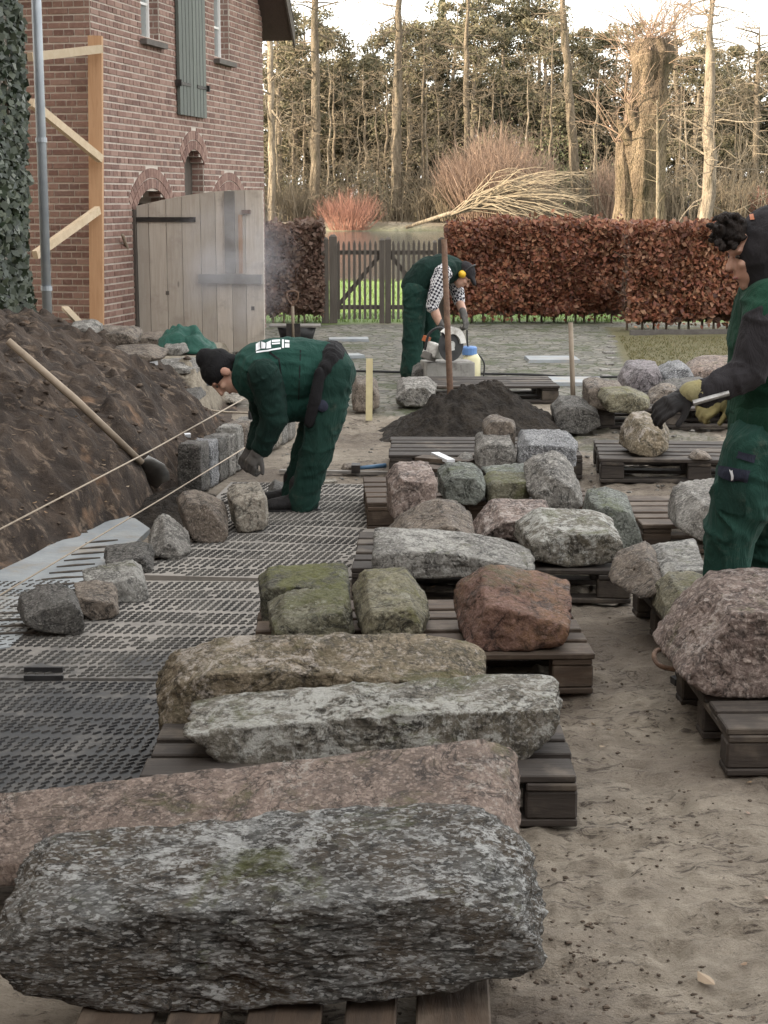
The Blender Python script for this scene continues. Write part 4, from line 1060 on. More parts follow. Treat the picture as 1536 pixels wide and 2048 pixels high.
# dark rooms behind the openings
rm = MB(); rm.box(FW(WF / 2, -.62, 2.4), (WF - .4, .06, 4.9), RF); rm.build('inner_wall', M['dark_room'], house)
u0, u1, z0, zs, rise = OPEN[2]
sh = MB(); sh.box(FW((u0 + u1) / 2, -.165, 1.85), (u1 - u0 - .01, .04, .86), RF); sh.build('window_board', M['dark_wood'], house)
sh = MB(); sh.box(FW(u0 + .14, -.165, 2.02), (.26, .03, .05), RF); sh.build('window_bar', M['grey_wood'], house)
u0, u1, z0, zs, rise = OPEN[4]
sh = MB(); sh.box(FW((u0 + u1) / 2, -.16, .95), (u1 - u0 - .01, .05, 1.72), RF); sh.build('inner_door', M['door_wood'], house)
# green shutters
for k, (a, b) in enumerate(((.413, .492), (.496, .572))):
    bd = thing('shutter_tmp', 'x', 'x') if False else None
    sp = MB(); zb, zt = 2.64 - .0 * k, 4.9
    sp.box(FW(tu((a + b) / 2), .035, (zb + zt) / 2), (tu(b - a), .035, zt - zb), RF); s = sp.build('shutter', M['shutter'], house)
    for j in range(1, 4):
        q = MB(); q.box(FW(tu(a + (b - a) * j / 4), .0535, (zb + zt) / 2), (.008, .004, zt - zb), RF); q.build('board_joint', M['black_plastic'], s)
    for zz in (2.98, 4.25):
        q = MB(); e = .10 if k else -.02; q.box(FW(tu((a + b) / 2) + (.06 if k else -.06), .058, zz), (tu(b - a) * .8, .008, .035), RF)
        q.box(FW(tu(b) + .03 if k else tu(a) - .03, .05, zz), (.03, .07, .07), RF); q.build('hinge', M['iron'], s)
# roof
OVF, OVE, TH = .36, .20, .16
def rp(u, w, lift=0): 
    z = EAVE + min(u, WF - u) * SL + lift; return FW(u, w, z)
BACK = -SW - .3
rl = MB(); rr_ = MB()
rl.prism([rp(-OVE, OVF, .02), rp(WF / 2, OVF, .02), rp(WF / 2, OVF, .02 + TH), rp(-OVE, OVF, .02 + TH)], -DN * (OVF - BACK))
rr_.prism([rp(WF / 2 + .002, OVF, .02), rp(WF + OVE, OVF, .02), rp(WF + OVE, OVF, .02 + TH), rp(WF / 2 + .002, OVF, .02 + TH)], -DN * (OVF - BACK))
rfo = rr_.build('roof', M['soffit'], house); rl.build('roof', M['soffit'], house)
# tiles along the verge, each its own piece
for k in range(14):
    u = WF + OVE - .02 - k * .17; m = MB(); a_, b_ = rp(u - .19, OVF + .03, .235), rp(u, OVF + .03, .222 + .02)
    m.prism([a_, b_, b_ + Vector((0, 0, .03)), a_ + Vector((0, 0, .025))], -DN * .30); m.build('verge_tile', M['slate'], rfo)
bb = MB(); bb.prism([rp(WF / 2, OVF + .004, -.02), rp(WF + OVE + .03, OVF + .004, -.02), rp(WF + OVE + .03, OVF + .004, .20), rp(WF / 2, OVF + .004, .20)], DN * .025); bb.build('bargeboard', M['dark_wood'], rfo)
tl = MB(); tl.prism([rp(WF / 2 + .01, OVF - .3, .226), rp(WF + OVE + .06, OVF - .3, .226), rp(WF + OVE + .06, OVF - .3, .27), rp(WF / 2 + .01, OVF - .3, .27)], -DN * (OVF - .3 - BACK)); tl.build('tile_cover', M['slate'], rfo)
tl = MB(); tl.prism([rp(-OVE - .06, OVF, .226), rp(WF / 2 - .01, OVF, .226), rp(WF / 2 - .01, OVF, .27), rp(-OVE - .06, OVF, .27)], -DN * (OVF - BACK)); tl.build('tile_cover', M['slate'], rfo)
# rear and far walls close the volume
cw = MB(); cw.box(C0 + DU * (WF - .15) - DN * (SW / 2 + .30) + Vector((0, 0, EAVE / 2)), (SW, .30, EAVE), Matrix((-DN, DU, Vector((0, 0, 1)))).transposed())
cw.box(FW(WF / 2, BACK + .0, EAVE / 2 + .9), (WF - .7, .28, EAVE + 1.8), RF); cw.build('wall', M['mortar'], house)
# open barn door, boards, hinged at the left arch and standing square to the wall
dh = FW(tu(.178), .03, 0); DD = Vector((.985, -.17, 0)).normalized(); DNr = Vector((DD.y, -DD.x, 0))
door = thing('barn_door', 'weathered board door with curved top standing open before the brick wall', 'door', tuple(dh + Vector((0, 0, .1))))
W_, nb = 1.36, 8; zbt = .13
def top(u):
    return 1.64 + .16 * math.sin(min(1, u / 1.15) * math.pi / 2)
u = 0.0; ws = [.13, .19, .17, .20, .16, .17, .15, .19]
RD = Matrix((DD, -DNr, Vector((0, 0, 1)))).transposed()
for w_ in ws:
    m = MB(); j = random.uniform(-.004, .004); b0, b1 = u + .003, u + w_ - .003
    m.prism([dh + DD * b0 + DNr * j + Vector((0, 0, zbt + random.uniform(-.01, .01))), dh + DD * b1 + DNr * j + Vector((0, 0, zbt)), dh + DD * b1 + DNr * j + Vector((0, 0, top(b1))), dh + DD * b0 + DNr * j + Vector((0, 0, top(b0)))], DNr * .03)
    m.build('board', M['door_wood'], door); u += w_
def on_door(u0, u1, z0, z1, name, mat, t=.03, off=.032):
    m = MB(); m.prism([dh + DD * a + DNr * off + Vector((0, 0, b)) for a, b in ((u0, z0), (u1, z0), (u1, z1), (u0, z1))], DNr * t); return m.build(name, M[mat], door)
on_door(.0, .64, 1.475, 1.525, 'strap_hinge', 'iron', .014)
on_door(.955, 1.06, .95, 1.79, 'upright_batten', 'grey_wood', .03)
on_door(.67, 1.345, .845, .94, 'cross_batten', 'grey_wood', .05)
on_door(1.10, 1.14, .95, 1.55, 'upright_batten', 'timber', .02)
on_door(1.14, 1.23, 1.56, 1.60, 'latch', 'rust', .03)
for a, b in ((.30, .72), (1.22, .57)): on_door(a, a + .035, b, b + .04, 'knot_plug', 'dark_wood', .004, .0325)
fj = MB(); fj.box(FW(tu(.170), -.02, .85), (.07, .10, 1.5), RF); tag(fj.build('door_post', M['dark_wood']), 'dark upright post at the edge of the arched doorway', 'post')

# timber prop at the corner with three struts
post = thing('timber_prop', 'new timber post standing against the corner of the brick house', 'post', tuple(G(195, 642, .42)))
pD = 16.32; a, b = P(194, 660, pD), P(191, 72, pD)
m = MB(); m.beam(a, b, .13, .10, (0, 1, 0)); m.build('upright', M['timber'], post)
for i, (p0, p1, lb) in enumerate((((60, 114), (201, 98), 'level pale timber strut, topmost on the corner post'), ((62, 205), (201, 318), 'pale timber strut falling towards the corner post'), ((70, 510), (196, 420), 'pale timber strut rising to the corner post'))):
    m = MB(); q0, q1 = P(*p0, 15.2), P(*p1, pD - .10); m.beam(q0, q1, .055, .075); tag(m.build('timber_strut', M['timber_pale']), lb, 'strut', 'timber struts at the house corner')

# ------------------------------------------------------------------ ivy-clad house at the left, reaching past the camera
IX, IE = -3.11, 14.25
ih = thing('ivy_house', 'tall house wall overgrown with ivy beside the downpipe', 'house', (IX - 4, 2, 0))
m = MB(); m.box((IX - 4.5, (IE - 14) / 2, 3.2), (9, IE + 14, 6.4)); m.build('wall', M['brick_plain'] if 'brick_plain' in M else M['mortar'], ih)
m = MB(); yy0, yy1 = -14.3, IE + .3
m.prism([Vector((IX + .35, yy0, 6.35)), Vector((IX - 4.5, yy0, 10.0)), Vector((IX - 9.35, yy0, 6.35))], (0, yy1 - yy0, 0)); m.build('roof', M['slate'], ih)
# unseen wing, added behind the viewpoint to shade the fronts of the stones
m = MB(); m.box((IX + 8.0, -7.2, 3.0), (15.9, 5.0, 6.0)); m.build('added_wing_wall', M['brick'], ih)
m = MB(); m.prism([Vector((IX - .1, -10.0, 5.95)), Vector((IX - .1, -7.2, 8.6)), Vector((IX - .1, -4.4, 5.95))], (16.4, 0, 0)); m.build('added_wing_roof', M['slate'], ih)
def cards(n, pos, nrm, size, mat, name, parent=None, seed=0, jit=.6, aspect=.7, fold=True, local=False):
    """n leaf faces: pos (n,3), nrm (n,3), size (n,)"""
    rs = np.random.RandomState(seed); nn = nrm + rs.normal(size=(n, 3)) * jit; nn /= np.linalg.norm(nn, axis=1)[:, None] + 1e-9
    r = rs.normal(size=(n, 3)); t1 = np.cross(nn, r); t1 /= np.linalg.norm(t1, axis=1)[:, None] + 1e-9; t2 = np.cross(nn, t1)
    s = size[:, None]
    a = pos - t1 * s; b = pos - t2 * s * aspect + nn * s * .12; c = pos + t1 * s - nn * s * .1; d = pos + t2 * s * aspect + nn * s * .12
    V = np.stack([a, b, c, d], 1).reshape(-1, 3); k = np.arange(n)[:, None] * 4
    return mk(name, V, np.concatenate([k, k + 1, k + 2, k + 3], 1), M[mat], parent, local=local)
rs = np.random.RandomState(21)
ivy = thing('ivy', 'dense dark green ivy covering the house wall by the downpipe', 'ivy', (IX + .1, 12.8, .5))
n = 13000; y = rs.uniform(11, IE + .02, n); z = rs.uniform(.55, 5.2, n); dep = .02 + .11 * (fbm(y * 1.6, z * 1.6, 3, 70) + .5) + rs.uniform(-.03, .05, n)
dep = dep * np.clip((IE + .12 - y) / .3, .4, 1)
pos = np.stack([IX + dep, y, z], 1); nr = np.tile(np.array([.8, -.75, .35]), (n, 1))
o = cards(n, pos, nr, rs.uniform(.024, .050, n), 'ivy', 'leaves', ivy, 5, .45, .8); stuff(o)
m = MB()
for k in range(14):
    y0 = rs.uniform(11, IE); p = [Vector((IX + .03, y0 + .1 * math.sin(j + k), .3 + j * .6)) for j in range(8)]; m.tube(p, [.02 - .0015 * j for j in range(8)], 5)
stuff(m.build('stem', M['bark_dark'], ivy))
# downpipe
dp = thing('downpipe', 'grey zinc downpipe running down the edge of the ivy', 'pipe', tuple(P(92, 672, 14.35)))
a, b = P(97, 690, 14.36), P(83, 330, 14.36); m = MB(); top_ = Vector((a.x + .01, a.y, 5.0))
m.tube([a, (a + top_) / 2, top_], .042, 14); m.build('pipe', M['zinc'], dp, True)
for z in (.62, .95, 2.2, 3.4):
    m = MB(); q = a.lerp(top_, (z - a.z) / (top_.z - a.z)); m.tube([q - Vector((0, 0, .02)), q + Vector((0, 0, .02))], .05, 14); m.build('collar', M['zinc'], dp)
# ------------------------------------------------------------------ hedges and gate
def hedge(label, x0, x1, y0, y1, h, mat, n, seed, skew=0.0):
    rs = np.random.RandomState(seed); t = thing('beech_hedge', label, 'hedge', ((x0 + x1) / 2, (y0 + y1) / 2, 0), 'clipped beech hedges')
    m = MB()
    for k in range(int((x1 - x0) / .16)):
        x = x0 + .08 + k * .16 + rs.uniform(-.05, .05); y = (y0 + y1) / 2 + rs.uniform(-.1, .1)
        m.tube([(x, y, -.03), (x + rs.uniform(-.04, .04), y + rs.uniform(-.05, .05), h * .5), (x + rs.uniform(-.08, .08), y, h * .93)], [.018, .012, .004], 5)
        for j in range(7):
            z = rs.uniform(.12, h * .9); a = rs.uniform(0, 6.28); m.tube([(x, y, z), (x + .22 * math.cos(a), y + .2 * math.sin(a), z + .12)], [.006, .002], 4, False)
    stuff(m.build('stems', M['bark_dark'], t))
    # leaves in a shell that thickens inward, lumpy faces, ragged top, thin foot
    x = rs.uniform(x0, x1, n); z = h * (1 - rs.rand(n) ** 1.15 * .96); face = rs.rand(n)
    lump = .20 * fbm(x * 2.3, z * 2.3, 3, seed)
    y = np.where(face < .72, y0 + np.abs(rs.normal(0, .07, n)) - lump, rs.uniform(y0, y1, n))
    top = rs.rand(n) < .2; z = np.where(top, h + rs.normal(0, .045, n) + .10 * fbm(x * 2, y * 2, 3, seed), z)
    y = np.where(top, rs.uniform(y0, y1, n), y)
    keep = (z > .10 + .16 * (fbm(x * 1.7, z * 0, 3, seed + 2) + .5)) | (rs.rand(n) < .08)
    x, y, z = x[keep], y[keep], z[keep]; k = len(x)
    o = cards(k, np.stack([x, y, z], 1), np.tile(np.array([0, -.8, .35]), (k, 1)), rs.uniform(.022, .052, k), mat, 'leaves', t, seed, .65, .62); stuff(o)
    # dense twiggy core
    n2 = int(n * .35); x = rs.uniform(x0 + .03, x1 - .03, n2); z = rs.uniform(.14, h - .03, n2); y = rs.uniform(y0 + .12, y1, n2)
    o = cards(n2, np.stack([x, y, z], 1), np.tile(np.array([0, -1.0, 0]), (n2, 1)), rs.uniform(.05, .08, n2), 'beech_dull', 'inner_leaves', t, seed + 1, .4, .7); stuff(o)
    return t
yh = GD(648)
hl = P(532, 640, yh); hr = P(648, 640, yh)
hedge('greyish brown hedge section between the brick house and the gate post', hl.x - .15, hr.x, yh + .05, yh + .55, 1.30, 'beech_dull', 8500, 3)
a, b = P(890, 640, yh), P(1252, 640, yh)
hedge('long copper-brown hedge section behind the sawing worker', a.x, b.x, yh + .0, yh + .6, 1.33, 'beech', 20000, 4)
y2 = GD(664); a, b = P(1256, 650, y2), P(1560, 650, y2)
hedge('bright copper hedge section stepping forward by the mossy lawn', a.x, b.x + .4, y2 + .02, y2 + .7, 1.33, 'beech', 19000, 5)
# edging of the lawn bed
m = MB(); q0, q1 = G(1258, 668), G(1600, 664); m.beam((q0.x, q0.y - .08, .02), (q1.x, q1.y - .08, .02), .05, .07); tag(m.build('bed_edging', M['sillstone']), 'low stone edging before the copper hedge', 'edging')
# edging setts between court and lawn
for k in range(11):
    py = 672 + k * 10.4 * (1 + k * .012); g = G(1222 - k * 1.3 + random.uniform(-6, 6), py); m = MB(); m.box((g.x, g.y, -.010), (.09 + .05 * random.random(), .13 + .08 * random.random(), .03), Matrix.Rotation(random.uniform(-.1, .1), 3, 'Z'), .9)
    tag(m.build('edging_sett', M['grey']), 'pale sett in the line between court and mossy lawn', 'sett', 'setts edging the lawn')

yg = GD(646); gate = thing('picket_gate', 'dark two-leaf picket gate between the hedges', 'gate', (P(770, 645, yg).x, yg, 0))
def gpost(px, w, ztop, nm='post'):
    q = P(px, 640, yg); m = MB(); m.box((q.x, yg, ztop / 2 - .02), (w, .10, ztop + .04)); m.box((q.x, yg, ztop + .015), (w, .10, .03), None, .4); return m.build(nm, M['gate_wood'], gate)
gpost(651, .10, 1.16); gpost(667, .11, 1.20); gpost(764, .075, 1.15, 'gate_stile'); gpost(776, .085, 1.16, 'gate_stile'); gpost(882, .10, 1.16); gpost(869, .055, 1.12)
for x0, x1, dirn in ((674, 758, 1), (783, 864, -1)):
    k = 8
    for j in range(k):
        px = x0 + (x1 - x0) * (j + .35) / k; q = P(px, 640, yg); m = MB(); hh = 1.10 + random.uniform(-.012, .012)
        m.box((q.x, yg - .01, .05 + hh / 2 - .02), (.036, .02, hh - .05)); m.box((q.x, yg - .01, .05 + hh - .03), (.036, .02, .05), None, .35); m.build('picket', M['gate_wood'], gate)
    q0, q1 = P(x0 - 3, 640, yg), P(x1 + 3, 640, yg)
    for z in (.22, .98):
        m = MB(); m.beam((q0.x, yg + .03, z), (q1.x, yg + .03, z), .035, .06); m.build('rail', M['gate_wood'], gate)
    m = MB(); za, zb = (.2, .95) if dirn > 0 else (.95, .2); m.beam((q0.x, yg + .032, za), (q1.x, yg + .032, zb), .03, .06); m.build('brace', M['gate_wood'], gate)
# meadow grass beyond the gate
rs = np.random.RandomState(77); n = 9000; x = rs.uniform(-3.5, 4, n); y = 23.4 + 14 * rs.rand(n) ** 1.4; V = []; 
zz = ground_h(x, y); h = rs.uniform(.03, .09, n); a = rs.uniform(0, 6.28, n); w = .008
b0 = np.stack([x - w * np.cos(a), y - w * np.sin(a), zz - .01], 1); b1 = np.stack([x + w * np.cos(a), y + w * np.sin(a), zz - .01], 1); tp = np.stack([x + rs.normal(0, .02, n), y + rs.normal(0, .02, n), zz + h], 1)
V = np.stack([b0, b1, tp], 1).reshape(-1, 3); k = np.arange(n)[:, None] * 3
o = mk('meadow_grass', V, np.concatenate([k, k + 1, k + 2], 1), M['grass'], local=True); stuff(o); o['label'] = 'sunlit green grass beyond the picket gate'; o['category'] = 'grass'

rs = np.random.RandomState(78); n = 7000; y = rs.uniform(16.0, 21.0, n); ed = np.interp(y, [14, 22], [G(1205, 790).x + .2, G(1222, 668).x]); x = ed + .15 + rs.rand(n) ** 1.2 * 2.4
zz = ground_h(x, y); h = rs.uniform(.008, .035, n); a = rs.uniform(0, 6.28, n); w = .007
b0 = np.stack([x - w * np.cos(a), y - w * np.sin(a), zz - .005], 1); b1 = np.stack([x + w * np.cos(a), y + w * np.sin(a), zz - .005], 1); tp = np.stack([x + rs.normal(0, .02, n), y + rs.normal(0, .02, n), zz + h], 1)
k = np.arange(n)[:, None] * 3; o = mk('lawn_moss', np.stack([b0, b1, tp], 1).reshape(-1, 3), np.concatenate([k, k + 1, k + 2], 1), M['moss_blade'], local=True); stuff(o); o['label'] = 'mossy tufts on the lawn strip before the copper hedge'; o['category'] = 'moss'
# ------------------------------------------------------------------ trees
def grow(rs, m, p, d, L, r, depth, nb, spread, seg=5, n=5, curl=.15, up=.1, tw=None, rmin=.004, ratio=.62):
    """one limb and its children; limbs go to m, thin twigs to tw"""
    pts = [Vector(p)]; dd = Vector(d).normalized(); rad = [r]
    for k in range(seg):
        dd = (dd + Vector(rs.normal(size=3)) * curl + Vector((0, 0, up * .3))).normalized(); pts.append(pts[-1] + dd * L / seg); rad.append(max(rmin, r * (1 - .82 * (k + 1) / seg)))
    tgt = m if depth > 0 or tw is None else tw
    tgt.tube(pts, rad, n if depth > 0 else 3, False)
    if depth <= 0: return
    for j in range(nb):
        f = rs.uniform(.2, 1.0) * seg; i = min(int(f), seg - 1); q = pts[i].lerp(pts[i + 1], f - i); ax = (pts[i + 1] - pts[i]).normalized()
        o = Vector(rs.normal(size=3)); o = (o - ax * o.dot(ax)).normalized(); nd = (ax * (1 - spread) + o * spread + Vector((0, 0, up))).normalized()
        grow(rs, m, q, nd, L * ratio * rs.uniform(.6, 1.1), max(rmin, rad[i] * .5), depth - 1, max(2, nb - 1), spread, max(3, seg - 1), max(3, n - 1), curl * 1.2, up, tw, rmin, ratio)
def tall_tree(name, label, pxb, pyb, pxt, D, wpx_b, wpx_t, htop, mat, seed, nlimb=22, zmin=3.5, Lb=3.6, twig='twig', group=None, bend=0.0, limb_r=.06, dead_low=True, rmin=.012):
    rs = np.random.RandomState(seed); b = P(pxb, pyb, D); b.z = float(ground_h(np.array([b.x]), np.array([b.y]))[0]) - .1
    t0 = P(pxt, 0, D); t = thing(name, label, 'tree', tuple(b), group); sc = D / FPX
    K = 14; pts = []; rad = []; top = b + (t0 - b) * (htop / max(.1, (t0.z - b.z)))
    for k in range(K + 1):
        f = k / K; q = b.lerp(top, f); q.x += bend * math.sin(f * math.pi) + rs.normal() * .05; q.y += rs.normal() * .05; pts.append(q)
        zf = (q.z - b.z) / max(.1, t0.z - b.z); w = wpx_b + (wpx_t - wpx_b) * min(1.0, zf)
        w *= min(1.0, (1.02 - f) * 3.0)
        if zf > 1: w = wpx_t * max(.12, 1 - (zf - 1) / max(.2, (top.z - t0.z) / (t0.z - b.z)))
        rad.append(w * .82 * sc / 2 * (1.0 + .35 * max(0, 1 - f * 14)))
    m = MB(); m.tube(pts, rad, 10); m.build('trunk', M[mat], t, True)
    lm, tw = MB(), MB()
    for j in range(nlimb):
        z = zmin + (htop - zmin) * (rs.rand() ** .8); f = z / htop * K; i = min(int(f), K - 1); q = pts[i].lerp(pts[i + 1], f - i); a = rs.uniform(0, 6.28)
        d = Vector((math.cos(a), math.sin(a) * .7, rs.uniform(-.25, .55))); L_ = Lb * rs.uniform(.5, 1.1) * (1.1 - .55 * z / htop)
        grow(rs, lm, q, d, L_, limb_r * rs.uniform(.6, 1.2), 2, 4, .62, 5, 5, .17, .06, tw, rmin)
    if lm.V: stuff(lm.build('crown', M[mat], t))
    if tw.V: stuff(tw.build('twigs', M[twig], t))
    return t
FT = 'tall bare trees at the edge of the wood'
tall_tree('bare_tree', 'pale-barked bare tree close beside the brick house roof', 543, 432, 540, 101, 19, 13, 15.5, 'bark_pale', 1, 16, 3, 3.4, 'twig_pale', FT)
tall_tree('bare_tree', 'thick tan trunk with drooping branches behind the red-twigged bush', 632, 432, 630, 104, 27, 16, 17.0, 'bark', 2, 26, 4, 4.0, 'twig', FT)
tall_tree('bare_tree', 'straight tall trunk above the gap of the pond', 792, 432, 798, 106, 27, 15, 18.0, 'bark', 3, 20, 8, 4.0, 'twig', FT)
tall_tree('bare_tree', 'slender tan trunk with forked top behind the rosy shrub', 934, 432, 933, 112, 16, 12, 16.0, 'bark', 4, 18, 7, 3.6, 'twig', FT)
tall_tree('leaning_tree', 'leaning bare trunk with white broken branches left of the pollard', 1158, 420, 1126, 106, 26, 17, 17.0, 'bark', 5, 20, 7, 3.8, 'twig_pale', FT)
tall_tree('bare_tree', 'stout trunk with wide pale branches right of the pollard by the rail fence', 1416, 430, 1422, 88, 38, 20, 14.5, 'bark_pale', 6, 44, 2.2, 4.8, 'twig_pale', FT, limb_r=.05)
tall_tree('bare_tree', 'bare tree with a spreading crown at the right edge of the wood', 1510, 425, 1520, 112, 18, 12, 13.0, 'bark', 16, 34, 3, 4.2, 'twig', FT)
tall_tree('bare_tree', 'bare tree with fine hazy twigs behind the pollard head', 1360, 425, 1350, 116, 18, 10, 14.5, 'bark', 17, 36, 5, 4.4, 'twig_rose', FT)
SM = 'thin stems at the edge of the wood'
thin = [(560, 6, 8), (590, 8, 6), (603, 6, 8), (648, 6, 9), (673, 8, 7), (700, 6, 8), (735, 7, 9), (752, 6, 7), (766, 8, 9), (781, 6, 8), (808, 5, 6), (850, 8, 10), (866, 6, 8), (881, 5, 8), (900, 7, 7), (960, 5, 7), (985, 7, 8), (1008, 5, 6), (1062, 6, 9), (1085, 6, 10), (1100, 7, 10), (1190, 6, 7), (1204, 5, 6), (1345, 7, 7), (1385, 6, 8), (1462, 6, 8), (1490, 5, 7), (720, 5, 6), (620, 5, 6), (838, 4, 6)]
for k, (px, w, hh) in enumerate(thin):
    rs = np.random.RandomState(300 + k)
    tall_tree('thin_tree', 'thin bare stem among many at the edge of the wood', px, 430, px + rs.uniform(-28, 22), 103 + rs.uniform(0, 9), w, w * .5, hh + rs.uniform(.5, 3.0), 'bark_pale' if k % 3 == 0 else 'bark', 40 + k, 12, 1.6, 2.0, 'twig', SM, rs.uniform(-.35, .35), .022)
# evergreens
def evergreen(label, px, D, h, wdt, kind, seed, group):
    rs = np.random.RandomState(seed); b = P(px, 430, D); b.z = .45; t = thing('pine_tree' if kind == 'pine' else 'spruce_tree', label, 'tree', tuple(b), group)
    m = MB(); m.tube([b, b + Vector((rs.normal() * .2, 0, h * .5)), b + Vector((rs.normal() * .3, 0, h * .96))], [.24, .17, .04], 8); m.build('trunk', M['bark_dark'], t, True)
    pos = []; 
    if kind == 'spruce':
        n = 3600; f = rs.rand(n) ** .8; z = h * (.12 + .9 * f); lay = np.abs(((z * 1.35) % 1.0) - .5); R_ = wdt * (1.02 - f) * (.55 + .9 * lay) + .05; a = rs.uniform(0, 6.28, n); q = np.sqrt(rs.rand(n)) * R_
        pos = np.stack([b.x + q * np.cos(a), b.y + q * np.sin(a), b.z + z - .25 * q], 1); sz = rs.uniform(.07, .17, n); nr = np.tile(np.array([-.2, -.5, .6]), (n, 1))
    else:
        n = 0; P_ = []
        for c in range(44):
            f = rs.rand(); zc = h * (.30 + .68 * f); R_ = wdt * (1.05 - .75 * abs(f - .35)); a = rs.uniform(0, 6.28); q = math.sqrt(rs.rand()) * R_; cc = np.array([b.x + q * math.cos(a), b.y + q * math.sin(a), b.z + zc]); k = 150
            d = rs.normal(size=(k, 3)); d /= np.linalg.norm(d, axis=1)[:, None]; P_.append(cc + d * (rs.rand(k, 1) ** .45) * np.array([1.0, 1.0, .62]) * rs.uniform(.55, 1.15)); 
        pos = np.concatenate(P_); n = len(pos); sz = rs.uniform(.07, .20, n); nr = np.tile(np.array([-.3, -.5, .5]), (n, 1))
        lm = MB()
        for c in range(16):
            z = h * rs.uniform(.3, .92); a = rs.uniform(0, 6.28); lm.tube([b + Vector((0, 0, z)), b + Vector((wdt * .8 * math.cos(a), wdt * .8 * math.sin(a), z + .5))], [.05, .012], 4, False)
        stuff(lm.build('limbs', M['bark_dark'], t))
    o = cards(n, pos, nr, sz, kind, 'crown', t, seed, .8, .45); stuff(o); return t
PG = 'pines of the wood behind the pond'
pines = [(560, 13.2), (590, 12.6), (640, 11.2), (690, 10.0), (725, 9.8), (760, 11.6), (815, 11.6), (850, 11.8), (905, 13.0), (960, 13.4), (1005, 13.6), (1045, 13.2), (1090, 12.6), (1135, 11.8), (1180, 11.4), (1225, 11.6), (1300, 12.0), (1390, 11.0), (1440, 10.4), (1495, 10.2), (1540, 9.6), (620, 12.8), (1070, 13.8), (940, 12.2)]
for k, (px, hh) in enumerate(pines):
    evergreen('olive-green pine crown in the wood behind the pond', px, 116 + (k * 37 % 17), 1.12 * hh * (1 + (k * 37 % 17) * .008), 2.3 + (k * 13 % 7) * .12, 'pine', 600 + k, PG)
evergreen('dark spruce with a pointed tip rising behind the straight tall trunk', 808, 128, 14.0, 2.1, 'spruce', 701, 'spruces of the wood')
evergreen('tall dark spruce whose tip leaves the picture beside the forked trunk', 882, 126, 16.4, 2.5, 'spruce', 702, 'spruces of the wood')
evergreen('dark spruce between the forked trunk and the leaning trunk', 1010, 130, 15.0, 2.6, 'spruce', 703, 'spruces of the wood')
# the dark wood behind, one mass
rs = np.random.RandomState(9); n = 60000; x = rs.uniform(-12, 38, n); D_ = rs.uniform(120, 142, n); tops = 9.6 + 2.6 * fbm(x * .23, x * 0, 3, 8); z = .6 + (tops - .6) * rs.rand(n) ** .9
gap = fbm(x * .6, z * .6, 3, 15) > -.30; x, D_, z = x[gap], D_[gap], z[gap]; n = len(x)
o = cards(n, np.stack([x, D_, z], 1), np.tile(np.array([-.2, -.8, .3]), (n, 1)), rs.uniform(.12, .30, n), 'woodmass', 'far_wood', None, 9, .7, .6, local=True); stuff(o); o['label'] = 'dark mass of the wood filling the gaps between trunks'; o['category'] = 'wood'
# undergrowth: upright saplings and brush along the far bank
m = MB(); rs = np.random.RandomState(19)
for k in range(1900):
    x = rs.uniform(-11, 32); y = rs.uniform(99.5, 118); z = float(.33); h = rs.uniform(.8, 4.2) * (1 if rs.rand() > .15 else 1.7); l = rs.normal(0, .25, 2)
    m.tube([(x, y, z), (x + l[0] * h * .4, y, z + h * .55), (x + l[0] * h + rs.normal() * .15, y + l[1] * h * .4, z + h)], [.028, .02, .008], 3, False)
    for j in range(3):
        f = rs.uniform(.3, .9); a = rs.uniform(-1, 1); m.tube([(x + l[0] * h * f * .8, y, z + h * f), (x + l[0] * h * f + a * .7, y + rs.normal() * .3, z + h * f + rs.uniform(.1, .7))], [.014, .005], 3, False)
o = m.build('undergrowth', M['twig_grey'], local=True); stuff(o); o['label'] = 'bare brushwood and saplings along the far bank'; o['category'] = 'brush'
rs = np.random.RandomState(29); n = 9000; c = rs.randint(0, 70, n); cx = rs.uniform(-11, 30, 70); cz = rs.uniform(.4, 3.0, 70); cy = rs.uniform(102, 116, 70)
pos = np.stack([cx[c] + rs.normal(0, .7, n), cy[c] + rs.normal(0, .6, n), cz[c] + rs.normal(0, .5, n)], 1); pos[:, 2] = np.maximum(pos[:, 2], .4)
o = cards(n, pos, np.tile(np.array([-.3, -.6, .5]), (n, 1)), rs.uniform(.06, .15, n), 'woodmass', 'evergreen_brush', None, 3, .8, .6, local=True); stuff(o); o['label'] = 'low evergreen brush under the trunks'; o['category'] = 'brush'
# haze of bare twigs among the crowns
rs = np.random.RandomState(39); m = MB()
for k in range(780):
    x = rs.uniform(-11, 33); y = rs.uniform(106, 121); z = rs.uniform(2.0, 13.5); a = rs.uniform(-1, 1) * 1.2; d0 = Vector((math.sin(a), rs.normal() * .3, math.cos(a) * rs.choice([1, .6, -.3]))).normalized(); L_ = rs.uniform(.8, 2.2); p0 = Vector((x, y, z)); p1 = p0 + d0 * L_ * .5 + Vector(rs.normal(size=3)) * .12; p2 = p1 + d0 * L_ * .5 + Vector(rs.normal(size=3)) * .2
    m.tube([p0, p1, p2], [.020, .014, .006], 3, False)
    for j in range(7):
        q = p0.lerp(p2, rs.uniform(.15, 1)); e = q + (d0 * .5 + Vector(rs.normal(size=3)) * .6).normalized() * L_ * rs.uniform(.2, .5); m.tube([q, e], [.010, .004], 3, False)
o = m.build('bare_twigs', M['twig'], local=True); stuff(o); o['label'] = 'fine bare twigs among the crowns of the wood'; o['category'] = 'twigs'
